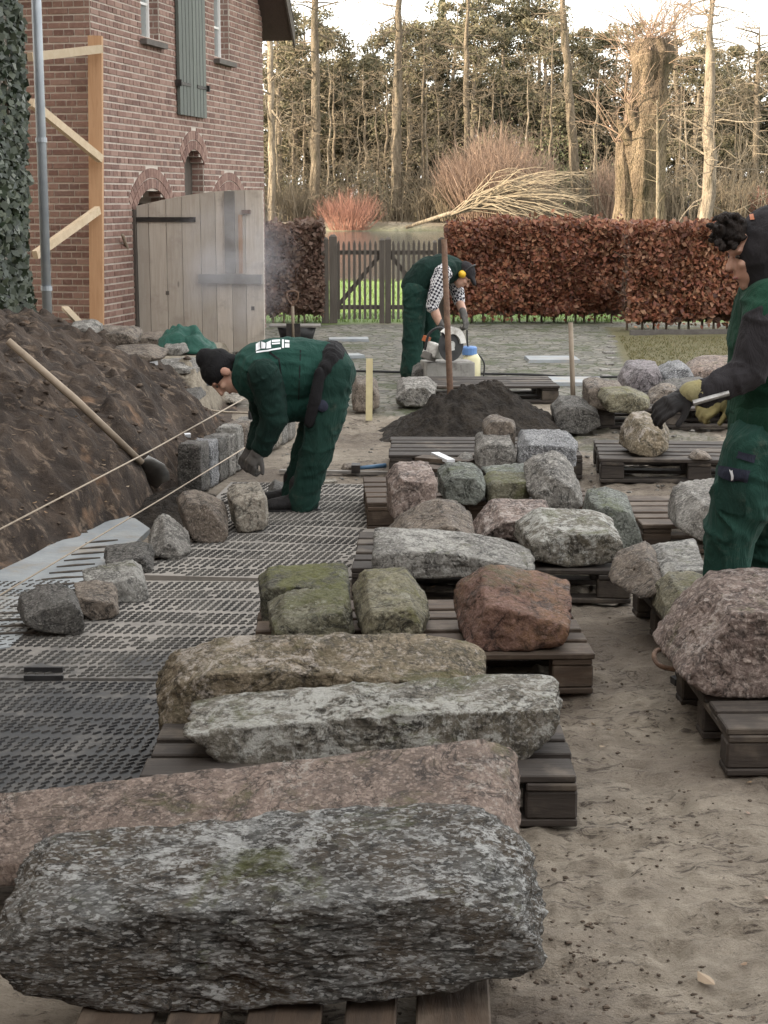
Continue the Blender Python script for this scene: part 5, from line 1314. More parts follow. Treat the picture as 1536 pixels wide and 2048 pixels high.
# variegated holly between leaning trunk and rosy shrub
b = P(1075, 330, 112); t = thing('holly_bush', 'glossy holly with pale speckled leaves behind the fallen branches', 'shrub', (b.x, 112, .8)); n = 2600; d = rs.normal(size=(n, 3)); pos = np.array([b.x, 112, 3.6]) + d * np.array([1.7, .8, 1.15]); pos[:, 2] = np.maximum(pos[:, 2], .85)
o = cards(n, pos, np.tile(np.array([-.3, -.6, .5]), (n, 1)), rs.uniform(.05, .13, n), 'holly', 'leaves', t, 8, .8, .6); stuff(o); m = MB(); m.tube([(b.x, 112, .7), (b.x, 112, 4)], [.08, .02], 6); m.build('trunk', M['bark_dark'], t)

# shrubs of upright twigs
def shrub(name, label, cx, cy, zb, n, h, w, mat, seed, r=.012, fork=3, droop=0.0, cat='shrub'):
    rs = np.random.RandomState(seed); t = thing(name, label, cat, (cx, cy, zb)); m = MB()
    for k in range(n):
        a = rs.uniform(0, 6.28); s = math.sqrt(rs.rand()); x0, y0 = cx + .25 * w * s * math.cos(a), cy + .25 * w * s * math.sin(a); hh = h * rs.uniform(.55, 1.0) * (1.05 - .45 * s)
        e = Vector((cx + w * .5 * s * math.cos(a), cy + w * .5 * s * math.sin(a), zb + hh)); p0 = Vector((x0, y0, zb - .05)); mid = p0.lerp(e, .5) + Vector((rs.normal() * .05 * w, rs.normal() * .05 * w, .05 * h))
        m.tube([p0, mid, e], [r, r * .75, r * .3], 4, False)
        for j in range(fork):
            f = rs.uniform(.35, .95); q = mid.lerp(e, (f - .5) * 2) if f > .5 else p0.lerp(mid, f * 2); dd = Vector((rs.normal() * .5, rs.normal() * .5, 1.0 - droop * 2)).normalized(); m.tube([q, q + dd * h * rs.uniform(.12, .3)], [r * .5, r * .2], 3, False)
    stuff(m.build('twigs', M[mat], t)); return t
q = P(698, 470, 98.6); shrub('dogwood_bush', 'bright orange-red twigged bush on the far shore above the gate', q.x, 98.7, .0, 260, 2.6, 4.6, 'twig_red', 1, .013, 4)
q = P(990, 440, 99); shrub('rosy_shrub', 'big rosy-brown bare shrub behind the long copper hedge', q.x, 100.5, .3, 620, 6.2, 7.6, 'twig_rose', 2, .024, 5)
for k, (px, w, h, mt) in enumerate(((905, 3.0, 3.2, 'twig'), (1075, 4.0, 3.4, 'twig'), (1215, 2.6, 4.2, 'twig_rose'), (590, 3.0, 2.6, 'twig_grey'), (860, 2.6, 2.6, 'twig_grey'), (1470, 4.0, 3.2, 'twig'), (1345, 2.6, 3.0, 'twig_grey'), (1530, 3.0, 2.2, 'twig_red'))):
    lbs = ['tan bare shrub left of the rosy one', 'tan bare shrub among the fallen branches', 'rosy bare shrub just left of the pollard', 'grey brushy shrub beside the house corner', 'grey brushy shrub by the base of the fallen trunk', 'tan shrub by the rail fence', 'grey brushy shrub right of the pollard', 'rusty low shrub above the hooded head']
    q = P(px, 440, 101); shrub('bare_shrub', lbs[k], q.x, 101 + k * .4, .5, 130, h, w, mt, 20 + k, .022, 4)
# fallen pale tree with a sheaf of branches
f0, f1 = P(812, 452, 98.5), P(985, 408, 97); f0.z = .12
t = thing('fallen_tree', 'fallen pale tree lying on the bank with fanned bleached branches', 'tree', tuple(f0)); m = MB(); m.tube([f0, f0.lerp(f1, .5) + Vector((0, 0, .12)), f1], [.10, .13, .09], 8); m.build('trunk', M['bark_pale'], t, True)
rs = np.random.RandomState(4); m = MB()
for k in range(120):
    s = f0.lerp(f1, rs.uniform(.45, 1)); e = P(rs.uniform(1010, 1185), rs.uniform(335, 455), 96 + rs.normal() * 1.2); mid = s.lerp(e, .55) + Vector((0, rs.normal() * .4, rs.uniform(.1, .9)))
    m.tube([s, s.lerp(mid, .5) + Vector((0, 0, .25)), mid, mid.lerp(e, .6) + Vector((0, 0, .08)), e], [.032, .03, .022, .015, .006], 4, False)
    for j in range(4):
        q = mid.lerp(e, rs.rand()); m.tube([q, q + Vector((rs.uniform(.2, .9), rs.normal() * .3, rs.uniform(-.6, .35)))], [.014, .005], 3, False)
stuff(m.build('branches', M['twig_pale'], t))

# pollarded trunk behind the hedge
PD = 32.0; b = P(1283, 470, PD); b.z = -.15
pt = thing('pollard_tree', 'gnarled pollarded trunk with a burred head behind the copper hedge', 'tree', tuple(b)); rs = np.random.RandomState(12)
def gnarl(pts, rad, name, parent, n=26, sub=5):
    P_ = [];R_ = []
    for i in range(len(pts) - 1):
        for k in range(sub): f = k / sub; P_.append(Vector(pts[i]).lerp(Vector(pts[i + 1]), f)); R_.append(rad[i] + (rad[i + 1] - rad[i]) * f)
    P_.append(Vector(pts[-1])); R_.append(rad[-1]); V = []; F = []
    for i, (p_, r) in enumerate(zip(P_, R_)):
        for k in range(n):
            a = 2 * math.pi * k / n; dd = noise.fractal(Vector((math.cos(a) * 1.6, math.sin(a) * 1.6, p_.z * .9)), .8, 2.1, 4) * .20 + .06 * math.sin(a * 7 + p_.z * .6) + .35 * max(0, noise.noise(Vector((math.cos(a) * 3, math.sin(a) * 3, p_.z * 3.2)))) * .5
            V.append(p_ + Vector((math.cos(a), math.sin(a), 0)) * r * (1 + dd))
    for i in range(len(P_) - 1):
        for k in range(n): k2 = (k + 1) % n; F.append((i * n + k, i * n + k2, (i + 1) * n + k2, (i + 1) * n + k))
    F.append(tuple(range((len(P_) - 1) * n, len(P_) * n)))
    return mk(name, V, F, M['bark_pollard'], parent, True)
def pp(px, py, dy=0): return P(px, py, PD + dy)
gnarl([b, pp(1283, 400), pp(1286, 320), pp(1292, 240), pp(1300, 160), pp(1303, 105), pp(1302, 78)], [.52, .43, .40, .37, .33, .40, .30], 'trunk', pt)
gnarl([pp(1251, 470, -.1), pp(1251, 400, -.15), pp(1248, 330, -.1), pp(1246, 285, 0)], [.27, .19, .17, .13], 'side_trunk', pt, 18, 4)
gnarl([pp(1272, 262, -.25), pp(1262, 228, -.3), pp(1254, 206, -.3)], [.12, .085, .05], 'stub', pt, 12, 3); gnarl([pp(1262, 290, -.2), pp(1246, 262, -.25), pp(1236, 240, -.25)], [.12, .08, .05], 'stub', pt, 12, 3)
lm, tw = MB(), MB()
for (px, py, k, h, sp) in ((1303, 90, 34, 1.5, .8), (1246, 285, 22, 1.1, .7), (1254, 208, 10, .9, .6), (1300, 130, 22, 1.2, 1.0), (1285, 240, 12, .8, 1.0)):
    for j in range(k):
        a = rs.uniform(0, 6.28); d = Vector((math.cos(a) * sp, math.sin(a) * sp * .8, rs.uniform(.25, 1.1))); q = pp(px + rs.normal() * 11, py + rs.normal() * 8, rs.normal() * .15)
        grow(rs, lm, q, d, h * rs.uniform(.5, 1.2), .013, 1, 6, .55, 5, 4, .16, .12, tw, .003)
stuff(lm.build('shoots', M['twig_rose'], pt)); stuff(tw.build('twigs', M['twig_rose'], pt))
sm_ = P(1318, 460, 30.5); t = thing('sapling', 'thin pale sapling growing up beside the pollard trunk', 'tree', (sm_.x, 30.5, -.1)); m = MB(); m.tube([(sm_.x, 30.5, -.1), P(1316, 330, 30.5), P(1314, 200, 30.5)], [.035, .03, .012], 6); m.build('trunk', M['bark_pale'], t)
m = MB()
for k in range(26):
    q = P(1317, rs.uniform(210, 430), 30.5); m.tube([q, q + Vector((rs.normal() * .35, rs.normal() * .2, rs.uniform(0, .4)))], [.008, .002], 3, False)
stuff(m.build('twigs', M['twig'], t))
# rail fence on the far bank
t = thing('rail_fence', 'low pale rail fence on the far bank by the stout trunk', 'fence', (P(1430, 400, 104).x, 104, .85))
for px in range(1325, 1560, 26):
    q = P(px, 410, 104); m = MB(); m.box((q.x, 104, 1.4), (.10, .10, 1.2)); m.build('post', M['grey_wood'], t)
for py in (384, 396):
    q0, q1 = P(1322, py, 103.9), P(1560, py, 103.9); m = MB(); m.beam(q0, (q1.x, q1.y, q0.z), .05, .10); m.build('rail', M['twig_pale'], t)
# ------------------------------------------------------------------ tools and small things
def onsurf(px, py, lift=0.0, y0=3.0, y1=24.0):
    d = ray(px, py); o = Vector((0, 0, CAMH)); y = y0
    while y < y1:
        q = o + d * (y / d.y)
        if q.z <= surf(q.x, q.y) + lift: return q
        y += .03
    return o + d * (y1 / d.y)
def tubed(name, pts, r, mat, label, cat, n=8, parent=None):
    m = MB(); m.tube(pts, r, n); o = m.build(name, M[mat], parent, True)
    if label: tag(o, label, cat)
    return o
def spline(pts, k=8):
    pts = [Vector(p) for p in pts]; out = []
    for i in range(len(pts) - 1):
        p0, p1, p2, p3 = pts[max(0, i - 1)], pts[i], pts[i + 1], pts[min(len(pts) - 1, i + 2)]
        for j in range(k):
            t = j / k; out.append(.5 * ((2 * p1) + (p2 - p0) * t + (2 * p0 - 5 * p1 + 4 * p2 - p3) * t * t + (3 * p1 - p0 - 3 * p2 + p3) * t ** 3))
    return out + [pts[-1]]
a, b = P(901, 800, 12.15), P(888, 479, 12.3); tubed('shovel_pole', [a - Vector((0, 0, .1)), a, b], [.022, .024, .021], 'rust', 'tall brown pole stuck upright in the soil heap', 'pole', 10)
a, b = P(1149, 830, 12.55), P(1141, 645, 12.6); a.z = -.02; tubed('wooden_stake', [a, b], [.020, .018], 'handle', 'thin wooden stake standing behind the dark boulder', 'stake', 8)
a, b = G(738, 841), P(739, 717, GD(841) + .05); m = MB(); m.beam(a, b, .052, .02, (0, 1, 0)); tag(m.build('ruler', M['ruler']), 'upright pale yellow ruler leaning at the mortar-smeared stone', 'ruler')
# long shovel on the bank
sh = thing('long_shovel', 'long-handled shovel resting on the earth bank', 'shovel', tuple(onsurf(285, 925)))
a, b = onsurf(16, 682, .06), onsurf(284, 926, .05)
for _ in range(40):                                   # lift the upper end until the handle clears the soil
    if all(a.lerp(b, f).z > surf(a.lerp(b, f).x, a.lerp(b, f).y) + .012 for f in np.linspace(0, .95, 40)): break
    q = ray(16, 682).normalized(); a = a - q * .06
m = MB(); m.tube([a, a.lerp(b, .5) + Vector((0, 0, .015)), b], [.021, .023, .020], 10); m.build('handle', M['handle'], sh, True)
c = onsurf(312, 982, .01); c1 = b.lerp(c, .25); dirn = (c - b).normalized(); side = dirn.cross(Vector((0, 0, 1))).normalized(); nup = side.cross(dirn)
V = []; F = []; prof = [(0, .03), (.12, .06), (.3, .10), (.6, .105), (.85, .085), (1.0, .02)]
for f, w in prof:
    for s in (-1, -.5, 0, .5, 1): V.append(b.lerp(c, f) + side * w * s + nup * (.03 * s * s + .02))
for i in range(5):
    for j in range(4): k = i * 5 + j; F.append((k, k + 1, k + 6, k + 5))
bl = mk('blade', V, F, M['steel'], sh, True); md = bl.modifiers.new('thick', 'SOLIDIFY'); md.thickness = .004
# stick leaning at the brick wall, plank on the bank
a = onsurf(316, 672, .0, 12); b = P(245, 470, 16.9); tubed('wooden_pole', [a, b], .018, 'handle', 'thin wooden pole leaning at the brick wall left of the door', 'pole')
a, b = P(130, 616, 14.6), onsurf(250, 742, 0, 11); m = MB(); m.beam(a, b, .06, .03); tag(m.build('plank', M['timber_pale']), 'narrow plank sloping down from the house corner over the bank', 'plank')
# strings
a, b = P(-30, 1074, 6.2), P(508, 786, 10.6); tubed('guide_string', [a, a.lerp(b, .5) - Vector((0, 0, .012)), b], .0042, 'rope', 'upper taut guide string running over the earth bank', 'string', 5)
a, b = P(-30, 1208, 6.75), P(560, 852, 10.75); tubed('guide_string', [a, a.lerp(b, .5) - Vector((0, 0, .008)), b], .0040, 'rope', 'lower taut guide string along the kerb stones', 'string', 5)
tubed('rope', spline([P(345, 782, 12.2), P(390, 808, 12.1), P(430, 822, 12.0), P(500, 826, 11.9)]), .008, 'rope', 'slack rope hanging at the foot of the raised strip', 'rope', 6)
# steel loop of a barrow
pts = [P(x, y, 12.9) for x, y in ((440, 768), (372, 768), (356, 760), (353, 742), (360, 729), (376, 726), (440, 726))]
tubed('barrow_frame', spline(pts, 6), .014, 'zinc', 'bent steel tube frame showing behind the black knitted cap', 'frame', 8)
# tarp
rs = np.random.RandomState(3); c = onsurf(385, 694, .05, 12); res = 36; V = []; F = []
for j in range(res):
    for i in range(res):
        u, v = i / (res - 1) * 2 - 1, j / (res - 1) * 2 - 1; x = c.x + u * .28 + v * .03; y = c.y + v * .30; hx = .17 * max(0, 1 - (u * .9 + .15) ** 2) * max(0, 1 - v * v) * (1.1 - .55 * u)
        x = c.x + u * .28; V.append((x, y, surf(x, y) + .012 + hx * (1 + .6 * noise.noise(Vector((u * 2.2, v * 2.2, 3)))) + .03 * abs(noise.noise(Vector((u * 5, v * 5, 1))))))
for j in range(res - 1):
    for i in range(res - 1): k = j * res + i; F.append((k, k + 1, k + res + 1, k + res))
o = mk('green_tarp', V, F, M['tarp'], smooth=True); tag(o, 'crumpled green tarpaulin lying on the raised strip before the door', 'tarp'); md = o.modifiers.new('thick', 'SOLIDIFY'); md.thickness = .006
# flagstones and rubble on the raised strip
fl = [([(170, 672), (190, 655), (262, 652), (280, 668), (270, 686), (190, 690)], 'brownstone', 'flat brownish flagstone at the foot of the timber post'),
      ([(255, 690), (262, 668), (320, 664), (338, 680), (330, 700), (270, 702)], 'brownstone', 'brownish flagstone before the open barn door'),
      ([(210, 712), (230, 694), (300, 690), (330, 706), (318, 722), (230, 724)], 'brownstone', 'long sandy flagstone on the edge of the raised strip'),
      ([(318, 700), (330, 682), (372, 680), (380, 700), (350, 712)], 'grey', 'small rubble stone beside the green tarpaulin'),
      ([(300, 742), (310, 722), (380, 716), (400, 730), (392, 748)], 'grey', 'flat rubble stone above the steel loop'),
      ([(130, 662), (140, 645), (180, 640), (196, 652), (190, 668)], 'grey', 'small stone beside the downpipe foot'),
      ([(400, 800), (410, 782), (470, 778), (490, 792), (480, 806)], 'pale', 'flat stone under the chin of the bending worker'),
      ([(350, 800), (356, 782), (398, 776), (404, 796), (380, 806)], 'greydark', 'dark stone at the end of the earth bank'),
      ([(440, 705), (455, 690), (500, 690), (512, 704), (490, 712)], 'grey', 'rubble stone behind the back of the bending worker')]
for poly, mt, lb in fl:
    cx = sum(p[0] for p in poly) / len(poly); yb = max(p[1] for p in poly); q = onsurf(cx, yb, 0, 11.3)
    rock('flagstone', lb, mt, poly, q.z - .015, .38, D0=q.y, cuts=4, p=18, sub=4, amp=.05, group='flagstones and rubble on the raised strip')
# black tub with spade
q = G(592, 684); tb = thing('black_tub', 'black mortar tub standing before the greyish hedge', 'tub', (q.x, q.y + .2, 0)); cx, cy = q.x, q.y + .22
def tubmesh(rx0, ry0, rx1, ry1, h, z0, n=28):
    V = []; F = []
    for r, z in ((0, 0), (1, 0), (2, 1), (3, 1), (4, .06)):
        for k in range(n):
            a = 2 * math.pi * k / n; e = 3.0; ca, sa = math.cos(a), math.sin(a); s = (abs(ca) ** e + abs(sa) ** e) ** (-1 / e)
            ax, ay = [(rx0 * .01, ry0 * .01), (rx0, ry0), (rx1, ry1), (rx1 - .02, ry1 - .02), (rx0 * .9, ry0 * .9)][r]; V.append((cx + ax * ca * s, cy + ay * sa * s, z0 + z * h))
    for j in range(4):
        for k in range(n): k2 = (k + 1) % n; F.append((j * n + k, j * n + k2, (j + 1) * n + k2, (j + 1) * n + k))
    F.append(tuple(range(4 * n, 5 * n))); return V, F
V, F = tubmesh(.19, .15, .24, .19, .17, -.004); mk('body', V, F, M['black_plastic'], tb, True)
m = MB(); m.box((cx - .02, cy, .184), (.62, .36, .022)); m.build('lid_board', M['grey_wood'], tb)
sp = thing('spade', 'spade with a wooden D-grip standing at the black tub', 'spade', (cx, cy - .3, 0)); a, b = P(587, 690, cy - .30), P(585, 612, cy - .28); a.z = .03
m = MB(); m.tube([a, b], .02, 8); m.build('shaft', M['handle'], sp, True)
m = MB(); w = .062; m.tube(spline([b, b + Vector((-w, 0, .09)), b + Vector((-w * .9, 0, .17)), b + Vector((w * .9, 0, .17)), b + Vector((w, 0, .09)), b], 5), .014, 7); m.build('grip', M['rust'], sp, True)
m = MB(); m.box((a.x, a.y, .10), (.17, .012, .26)); m.build('blade', M['iron'], sp)
# small litter
for (px, py, sx, sy, sz, mt, lb, nm) in ((374, 871, .055, .02, .03, 'paper', 'small white packet lying on the earth bank', 'packet'), (302, 721, .09, .06, .04, 'paper', 'white paper bag on the raised strip', 'paper_bag')):
    q = onsurf(px, py, .02, 8); m = MB(); m.box((q.x, q.y, q.z), (sx, sy, sz), Matrix.Rotation(.6, 3, 'Z') @ Matrix.Rotation(.5, 3, 'X'), .8); tag(m.build(nm, M[mt]), lb, 'litter')
q = P(505, 852, 10.9); t = thing('thermos', 'black flask standing behind the kerb stones', 'flask', (q.x, q.y, q.z)); m = MB(); m.tube([q, q + Vector((0, 0, .10))], .028, 12); m.build('body', M['black_plastic'], t, True); m = MB(); m.tube([q + Vector((0, 0, .10)), q + Vector((0, 0, .125))], .022, 12); m.build('cap', M['steel'], t)
# hammer with blue handle, trowel lump, board
q0, q1 = G(718, 936, .03), G(771, 931, .03); t = thing('hammer', 'hammer with a blue handle lying on the sand', 'hammer', (q0.x, q0.y, 0)); m = MB(); m.tube([q0, q1], [.012, .016], 8); m.build('handle', M['tool_blue'], t, True)
m = MB(); m.box((q0.x - .02, q0.y, .03), (.055, .11, .05)); m.build('head', M['iron'], t)
rock('mortar_lump', 'brown lump lying beside the hammer', 'brownstone', [(681, 940), (688, 928), (708, 927), (716, 938), (704, 944)], 0, .12, sub=3, cuts=3, amp=.05)
q0, q1 = G(560, 944), G(790, 948); m = MB(); m.beam((q0.x, q0.y, .008), (q1.x, q1.y, .008), .05, .016); tag(m.build('lath', M['grey_wood']), 'thin lath lying on the sand behind the mats', 'lath')
g = G(640, 968); m = MB(); m.box((g.x, g.y, .012), (.20, .10, .02), Matrix.Rotation(.15, 3, 'Z')); tag(m.build('pale_offcut', M['pale']), 'pale stone offcut on the ground behind the bending worker', 'offcut')
# planks with a pale strip before the heap
z = .17; q0, q1 = G(824, 922, z), G(950, 928, z)
t = thing('plank_stack', 'short brown planks with a pale strip before the soil heap', 'planks', (q0.x, q0.y, 0))
for k, (pa, pb, w, mt) in enumerate((((822, 925), (905, 935), .12, 'pallet2'), ((838, 913), (945, 921), .12, 'pallet2'), ((870, 909), (902, 924), .05, 'paper'))):
    a, b = G(*pa, z), G(*pb, z); m = MB(); m.beam((a.x, a.y, z - .02 + k * .012), (b.x, b.y, z - .02 + k * .012), w, .022); m.build('plank', M[mt], t)
m = MB(); a = G(880, 925, 0); m.box((a.x, a.y + .12, .062), (.42, .10, .13)); m.build('bearer', M['dark_wood'], t)
# steel strap loop at the right pallet
tubed('steel_loop', spline([P(x, y, D) for x, y, D in ((1372, 1340, 5.45), (1345, 1338, 5.5), (1318, 1330, 5.55), (1308, 1312, 5.62), (1316, 1300, 5.7), (1340, 1299, 5.75), (1372, 1304, 5.75))], 5), .009, 'rust', 'bent steel loop sticking out beside the big pink boulder', 'loop', 7)
# slabs lying on the paved court
for k, (px, py, w, d, rz, lb) in enumerate(((1104, 720, .56, .5, .02, 'pale wet slab on the court beyond the stake'), (1130, 764, .72, .55, -.04, 'pale wet slab nearest the stake on the court'), (697, 680, .50, .35, .05, 'narrow white slab on the court before the gate'), (702, 713, .24, .3, .3, 'small white slab behind the back of the bending worker'), (660, 805, .3, .3, .1, 'pale slab lying behind the green trousers'), (1330, 1250, .01, .01, 0, ''))):
    if not lb: continue
    g = G(px, py); m = MB(); m.box((g.x, g.y, .008), (w, d, .035), Matrix.Rotation(rz, 3, 'Z'), .97); tag(m.build('stone_slab', M['concrete']), lb, 'slab', 'slabs on the court')
# hose over the court
tubed('water_hose', spline([Vector((*G(x, y)[:2], .014)) for x, y in ((560, 742), (690, 744), (800, 747), (960, 750), (1060, 752), (1160, 757), (1300, 755))], 8), .012, 'black_plastic', 'black hose lying across the paved court', 'hose', 7)
# board pallet behind the heap
pallet_front('grey pallet covered with crumbs behind the soil heap', 1118, 806, math.radians(2))
# concrete block under the saw
q = G(900, 776); cb = MB(); Rz = Matrix.Rotation(.16, 3, 'Z'); cb.box((q.x - .02, q.y + .16, .115), (.46, .34, .24), Rz, .985); blk = tag(cb.build('concrete_block', M['block_concrete']), 'rough concrete block being cut under the disc saw', 'block')
m = bpy.data.objects['concrete_block'].modifiers.new('b', 'BEVEL'); m.width = .012; m.segments = 2
rock('saw_stone', 'dark stone lying left of the concrete block by the sawing worker', 'greydark', [(824, 764), (822, 738), (838, 726), (858, 728), (862, 764)], 0, .3, D0=q.y + .1, sub=4, cuts=4, amp=.03)
# sprayer bottle
q = G(944, 768); qy = q.y + .12; t = thing('pressure_sprayer', 'cream water tank with a blue cap behind the concrete block', 'sprayer', (q.x, qy, 0)); m = MB()
m.tube([(q.x, qy, 0), (q.x, qy, .02), (q.x, qy, .23), (q.x, qy, .27)], [.075, .085, .085, .06], 18); m.build('tank', M['cream_plastic'], t, True)
m = MB(); m.tube([(q.x - .02, qy, .265), (q.x - .02, qy, .33), (q.x - .02, qy, .345)], [.07, .072, .055], 14); m.build('cap', M['blue_plastic'], t)
m = MB(); m.tube(spline([Vector((q.x - .02, qy, .34)), P(935, 690, qy - .05), P(934, 660, qy - .1)], 6), .008, 6); m.build('lance', M['black_plastic'], t)
m = MB(); m.tube(spline([Vector((q.x + .06, qy, .27)), Vector((q.x + .12, qy, .18)), Vector((q.x + .11, qy, .02))], 6), .008, 6); m.build('hose', M['black_plastic'], t)
# disc saw
SD = G(900, 776).y + .02
saw = thing('disc_saw', 'dusty white disc cutter resting on the concrete block', 'saw', tuple(P(880, 722, SD)))
def disc(c, ax, r, th, mat, name, n=40, a0=0, a1=2 * math.pi, rin=0):
    ax = Vector(ax).normalized(); u = ax.orthogonal().normalized(); u = Vector((0, 0, 1)) - ax * ax.z; u.normalize(); v = ax.cross(u); V = []; F = []
    full = a1 - a0 > 6.2; k = n if full else n + 1
    for s in (-.5, .5):
        for i in range(k):
            a = a0 + (a1 - a0) * i / n; dd = u * math.cos(a) + v * math.sin(a); V.append(Vector(c) + ax * th * s + dd * r); V.append(Vector(c) + ax * th * s + dd * rin)
    for i in range(n):
        j = (i + 1) % k; a, b = i * 2, j * 2; o = 2 * k
        F += [(a, b, b + 1, a + 1), (o + a + 1, o + b + 1, o + b, o + a), (a, o + a, o + b, b), (a + 1, b + 1, o + b + 1, o + a + 1)]
    return mk(name, V, F, M[mat], saw)
dc = P(902, 690, SD - .08); ax = Vector((.62, -.78, .0))
disc(dc, ax, .150, .004, 'black_plastic', 'blade', rin=.012); disc(dc + ax * -.002, ax, .165, .045, 'white_plastic', 'guard', 24, -1.5, .75, .10); disc(dc - ax.normalized() * -.012, ax, .035, .012, 'steel', 'flange')
m = MB(); pc = P(868, 700, SD + .02); Rb = Matrix.Rotation(.35, 3, 'Y') @ Matrix.Rotation(-.5, 3, 'Z'); m.box(pc, (.15, .17, .13), Rb, .85); o = m.build('engine', M['white_plastic'], saw); md = o.modifiers.new('b', 'BEVEL'); md.width = .02; md.segments = 3
m = MB(); m.box(P(858, 712, SD - .02), (.10, .16, .07), Rb, .9); o = m.build('tank', M['grey_wood'], saw); md = o.modifiers.new('b', 'BEVEL'); md.width = .015; md.segments = 2
m = MB(); m.box(pc.lerp(dc, .55), (.26, .045, .06), Matrix.Rotation(-.12, 3, 'Y') @ Matrix.Rotation(-.9, 3, 'Z')); m.build('arm', M['steel'], saw)
m = MB(); m.box(P(853, 678, SD), (.05, .07, .05), Rb); m.build('filter_cover', M['orange'], saw)
m = MB(); m.tube(spline([P(850, 700, SD - .1), P(858, 668, SD - .1), P(880, 655, SD - .08), P(896, 668, SD + .02), P(890, 690, SD + .08)], 6), .012, 8); m.build('handle_bar', M['black_plastic'], saw, True)
# dust from the saw hanging before the door
U, F = ico(4); c = P(470, 560, 16.0); V = U * np.array([.75, .7, .85]) + np.array([c.x, c.y, 1.05])
t = NT('stone_dust'); nt = t.t; nt.nodes.remove(t.b); pv = nt.nodes.new('ShaderNodeVolumePrincipled'); pv.inputs['Color'].default_value = (.80, .80, .86, 1); pv.inputs['Anisotropy'].default_value = .2
ln = nt.nodes.new('ShaderNodeVectorMath'); ln.operation = 'LENGTH'; mp = nt.nodes.new('ShaderNodeMapping'); mp.inputs['Scale'].default_value = (1 / .75, 1 / .7, 1 / .85); mp.inputs['Location'].default_value = (0, 0, -1.0)
nt.links.new(t.tc.outputs['Object'], mp.inputs[0]); nt.links.new(mp.outputs[0], ln.inputs[0])
fall = t.rng(ln.outputs['Value'], 1.0, .1); nz_ = t.rng(t.noise(t.tc.outputs['Object'], 2.4, 4, .6, .5), .36, .66)
nt.links.new(t.math('MULTIPLY', t.math('MULTIPLY', fall, nz_), 1.4), pv.inputs['Density']); nt.links.new(pv.outputs[0], t.n['Material Output'].inputs['Volume'])
o = mk('dust_cloud', V, F, t.m); stuff(o); o['label'] = 'thin pale stone dust drifting before the barn door'; o['category'] = 'dust'
# ------------------------------------------------------------------ people
class Blob:
    def __init__(s): s.V = []; s.F = []
    def _add(s, V, F): b = len(s.V); s.V += V; s.F += [tuple(i + b for i in f) for f in F]
    def cap(s, a, ra, b, rb, side=None, k=1.0, n=16):
        """tapered capsule; cross-section stretched by k along 'side'"""
        a, b = Vector(a), Vector(b); d = b - a; L_ = d.length
        if L_ < 1e-5: d = Vector((0, 0, 1)); L_ = 1e-5
        d = d / L_; u = Vector(side) if side is not None else d.orthogonal(); u = (u - d * u.dot(d)).normalized(); v = d.cross(u); rings = []
        for t in (-.98, -.85, -.6, -.3, 0): rings.append((t * ra, ra * math.sqrt(max(0, 1 - t * t))))
        for t in (.33, .66): rings.append((L_ * t, ra + (rb - ra) * t))
        for t in (0, .3, .6, .85, .98): rings.append((L_ + t * rb, rb * math.sqrt(max(0, 1 - t * t))))
        V = []; F = []
        for z, r in rings:
            for j in range(n): an = 2 * math.pi * j / n; V.append(a + d * z + u * r * k * math.cos(an) + v * r * math.sin(an))
        for i in range(len(rings) - 1):
            for j in range(n): j2 = (j + 1) % n; F.append((i * n + j, i * n + j2, (i + 1) * n + j2, (i + 1) * n + j))
        F.append(tuple(range(n - 1, -1, -1))); F.append(tuple(range((len(rings) - 1) * n, len(rings) * n))); s._add(V, F); return s
    def chain(s, pts, side=None, k=1.0):
        for (a, ra), (b, rb) in zip(pts[:-1], pts[1:]): s.cap(a, ra, b, rb, side, k)
        return s
    def ell(s, c, r, R=None):
        U, F = ico(3); V = []
        for q in U:
            p = Vector((q[0] * r[0], q[1] * r[1], q[2] * r[2])); p = R @ p if R is not None else p; V.append(Vector(c) + p)
        s._add(V, [tuple(f) for f in F]); return s
    def finish(s, name, mat, parent, vox=.012, sm=6, wr=0.0, wscale=9.0, label=None):
        me = bpy.data.meshes.new('tmp'); me.from_pydata([tuple(v) for v in s.V], [], s.F); o = bpy.data.objects.new('tmp', me); COL.objects.link(o)
        r = o.modifiers.new('r', 'REMESH'); r.mode = 'VOXEL'; r.voxel_size = vox; m = o.modifiers.new('s', 'SMOOTH'); m.factor = .5; m.iterations = sm
        bpy.context.view_layer.update(); dg = bpy.context.evaluated_depsgraph_get(); e = o.evaluated_get(dg); em = e.to_mesh()
        n = len(em.vertices); co = np.zeros(n * 3); em.vertices.foreach_get('co', co); co = co.reshape(-1, 3); no = np.zeros(n * 3); em.vertices.foreach_get('normal', no); no = no.reshape(-1, 3)
        F = [tuple(p.vertices) for p in em.polygons]; e.to_mesh_clear(); bpy.data.objects.remove(o); bpy.data.meshes.remove(me)
        if wr > 0:
            q = co * wscale; w_ = fbm3(q * .35, 2, 19)[:, None] * 2.2; d = np.maximum(0, 1 - np.abs(fbm3(q * np.array([.34, .34, .6]) + w_, 2, 7)) * 6.5) ** 1.8; d2 = np.maximum(0, 1 - np.abs(fbm3(q * np.array([1.1, 1.1, .5]) - w_ * 1.3, 2, 27)) * 6) ** 1.6; co = co + no * (d * wr * 1.3 + d2 * wr * .9 + fbm3(q * .3, 2, 3) * wr * 2.0)[:, None]
        F4 = np.array([f for f in F if len(f) == 4]); 
        ob = mk(name, co, F4 if len(F4) == len(F) else F, M[mat], parent, True)
        if label: ob['label'] = label
        return ob
def frame(f, u):
    f = Vector(f).normalized(); u = Vector(u); u = (u - f * u.dot(f)).normalized(); r = f.cross(u); return Matrix((r, f, u)).transposed()
